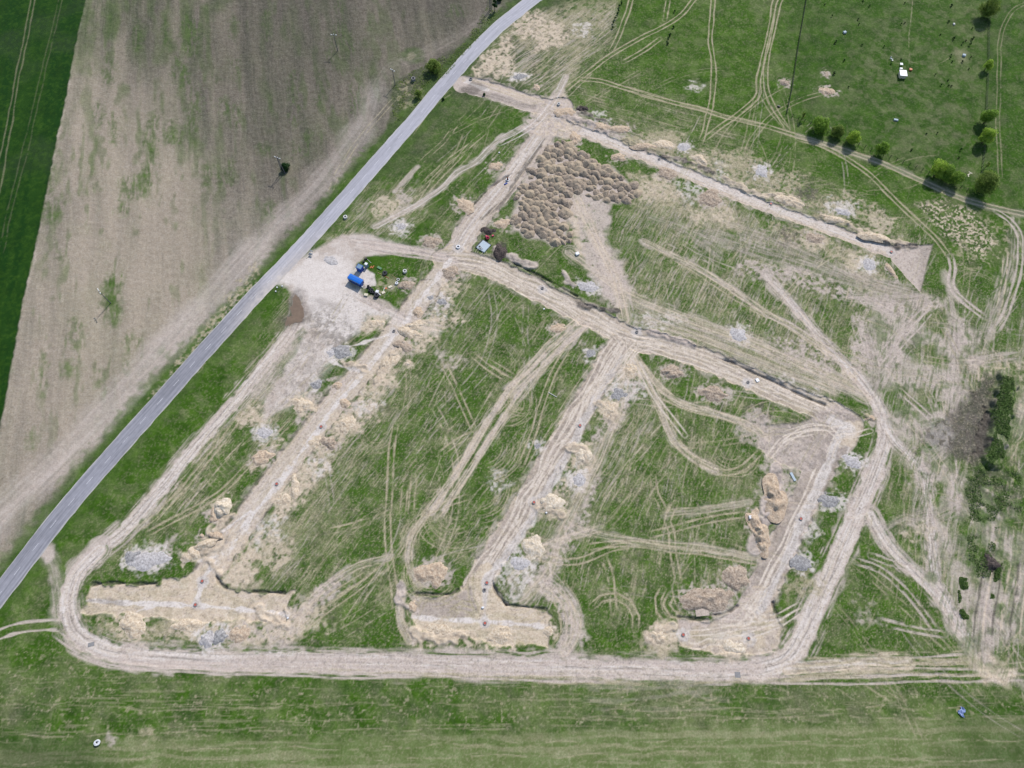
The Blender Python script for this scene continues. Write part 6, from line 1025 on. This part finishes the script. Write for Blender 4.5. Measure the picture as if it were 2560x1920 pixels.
tree((1086, 178), 4.4, 5.5, 'olive', 'broad loose tree beside the asphalt road', seed=71, base=.1); tree((1046, 243), 2.2, 3.6, 'olive', 'scruffy small tree on the verge below the broad one', seed=72, dens=.6); tree((1237, 27), 1.5, 9.5, 'dark', 'dark narrow conifer at the top edge by the twin pole', name='conifer', cat='conifer', seed=73, dens=2.2, base=.04, col=True)
tree((715, 424), 2.5, 3., 'dark', 'dark green bush at the foot of the two-legged pole', name='bush', cat='bush', seed=74, dens=1.5, base=.02); tree((1248, 2), 1.8, 3, 'dark', 'dark bush at the top edge where a farm track meets the road', name='bush', cat='bush', seed=75, base=.02)
for i, (x, y, r_, lb) in enumerate(((1112, 250, .8, 'little dark shrub on the road verge opposite the field'), (1211, 238, .8, 'dark weed clump inside the north-west bed'))): tree((x - (4 if i == 0 else 150 / 1e9), y), r_, 1.0, 'dark', lb, name='shrub', cat='shrub', seed=80 + i, base=.02)
SB = '615 0 655 35 885 15 1188 32 365 25 413 100 583 120 587 152 860 150 885 143 1168 135 1320 178 434 270 607 287 750 298 1115 220 1200 245 1258 278 1282 258 1318 252 1305 285 493 386 427 472 1183 355 1190 395 1258 395 1310 368 1298 442 1163 517 1120 547 1170 548 1185 553 1083 478 522 557 928 968 1245 965 1233 1018 1025 860 1093 857 860 380 795 410 1180 370 1330 240'.split()
big_s = {434: .95, 427: .95, 1188: 1., 1200: .95, 1318: .9, 1258: .8, 493: .8, 928: .8, 1245: .8, 1168: .75, 1305: .9}
sp = []
for k in range(3):
    b, cl = crown_bm(.8, .1, 1.5, 300 + k, 260, .16, 7); me = bpy.data.meshes.new('foliage'); b.to_mesh(me); b.free(); me.materials.append(LM['dark'])
    e = bpy.data.objects.new('meadow_shrub', None); b2 = bmesh.new(); tube(b2, (0, 0, -.1), (0, 0, .7), .05, .03, 6); m2 = bpy.data.meshes.new('stem'); b2.to_mesh(m2); b2.free(); m2.materials.append(M['bark']); sp.append((me, m2))
for i in range(0, len(SB), 2):
    x, y = float(SB[i]), float(SB[i + 1]); s_ = big_s.get(int(x), .62); q = zp(3, 0, x, y + 8)
    e = bpy.data.objects.new('meadow_shrub', None); C.objects.link(e); e.location = on(q); e.rotation_euler = (0, 0, rnd.uniform(0, 6)); e.scale = (s_, s_, s_ * rnd.uniform(1., 1.3)); tag(e, 'small dark young shrub dotted over the fenced meadow', 'shrub', 'young shrubs dotted over the meadow')
    for nm_, me in zip(('foliage', 'stem'), sp[i // 2 % 3]): o = bpy.data.objects.new(nm_, me); C.objects.link(o); o.parent = e
for i, (x, y) in enumerate(((715, 5), (708, 25), (695, 45), (688, 75), (682, 95), (668, 125), (656, 152), (650, 185), (1052, 78), (1045, 180), (1018, 235), (1008, 262), (1008, 290), (1025, 225))):
    b, cl = crown_bm(.8, .1, 1.3, 400 + i, 200, .16, 6); e = empty('field_shrub', on(zp(2, 0, x, y)), 0, 'dark shrub in the broken row left in the northern grass', 'shrub', 'broken rows of dark shrubs in the northern grass'); link('foliage', b, LM['dark'], e)
# ------------------------------------------------------------ fences
def fence(pts, n, label, h=1.5, rails=(.4, .8, 1.2, 1.45), pr=.09):
    P_ = [on(zp(3, 0, *p)) for p in pts]; L_ = [math.dist(a[:2], b[:2]) for a, b in zip(P_, P_[1:])]; tot = sum(L_); e = empty('fence', P_[0], 0, label, 'fence', 'fences round the meadow')
    def at(t):
        for a, b, l in zip(P_, P_[1:], L_):
            if t <= l + 1e-6: return Vector(a).lerp(Vector(b), t / l)
            t -= l
        return Vector(P_[-1])
    o0 = Vector(P_[0]); q = [at(tot * i / (n - 1)) - o0 for i in range(n)]
    for p in q: b = bmesh.new(); tube(b, p + Vector((0, 0, -.2)), p + Vector((0, 0, h)), pr, pr * .8, 6); link('post', b, M['postm'], e)
    for z in rails:
        b = bmesh.new()
        for a, c in zip(q, q[1:]): tube(b, a + Vector((0, 0, z)), c + Vector((0, 0, z)), .022, n=4)
        link('wire', b, M['wire'], e)
fence([(262, -100), (245, 0), (190, 320), (150, 590), (118, 742)], 60, 'close-posted wire fence along the west side of the meadow', h=1.5, pr=.12)
fence([(118, 742), (260, 800), (430, 880), (620, 955), (760, 1010), (960, 1090), (1150, 1180), (1290, 1235)], 30, 'wire fence with spaced posts along the lower edge of the meadow', h=1.7, pr=.13)
fence([(1435, -60), (1427, 200), (1420, 500), (1405, 800), (1395, 1000), (1380, 1130), (1350, 1240)], 56, 'wire fence along the right side of the meadow under the trees', h=1.5, pr=.12)
# ------------------------------------------------------------ rank weeds on the old bank at the right
def weeds(name, polys, n, hmax, lf, m_, thr, seed):
    rr = random.Random(seed); b = bmesh.new(); k = 0; t = 0
    P_ = [(pl, min(q[0] for q in pl), max(q[0] for q in pl), min(q[1] for q in pl), max(q[1] for q in pl)) for pl in polys]
    while k < n and t < n * 12:
        t += 1; pl, x0, x1, y0, y1 = P_[rr.randrange(len(P_))]; x, y = rr.uniform(x0, x1), rr.uniform(y0, y1)
        if not inside((x, y), pl): continue
        d = float(fb(np.float32(x / 3.2), np.float32(y / 3.2), 21, 2))
        if d < thr: continue
        h = hz(x, y); z = h + rr.random() * hmax * min(1, (d - thr) * 6); p = Vector((x, y, z)); nrm = Vector((rr.gauss(0, .6), rr.gauss(0, .6), 1)).normalized(); u = nrm.orthogonal().normalized(); v = nrm.cross(u); a = rr.uniform(0, 6.3); u, v = u * math.cos(a) + v * math.sin(a), v * math.cos(a) - u * math.sin(a); s_ = lf * rr.uniform(.5, 1.4)
        b.faces.new([b.verts.new(p + u * s_), b.verts.new(p + v * s_ * .7), b.verts.new(p - u * s_), b.verts.new(p - v * s_ * .7)]); k += 1
    o = link(name, b, m_); o['kind'] = 'stuff'; return o
weedm = leaf_mat('leaf_weed', (66, 96, 44), (104, 138, 66), (146, 168, 104))
weeds('rank_weeds', [T(3, 1, '1500 790 1570 800 1590 920 1560 1080 1530 1240 1500 1340 1420 1400 1400 1300 1440 1200 1430 1120 1450 1000 1480 880')], 6000, .5, .2, weedm, .47, 3)
weeds('rank_weeds', [T(3, 1, '1290 1380 1500 1340 1640 1420 1640 1659 1310 1659 1270 1500'), T(3, 2, '1270 0 1520 0 1480 200 1440 420 1350 420 1300 300'), T(3, 2, '1240 420 1290 430 1310 620 1300 740 1240 660 1230 520'), T(3, 2, '1480 320 1520 330 1470 560 1440 560')], 6500, .45, .2, weedm, .53, 5)
weeds('verge_weeds', [T(1, 0, '1060 440 1200 370 1330 300 1440 140 1500 40 1600 60 1440 250 1280 440 1100 620 960 760 900 800 880 700 880 580 960 490')], 3500, .5, .2, LM['olive'], .42, 4)
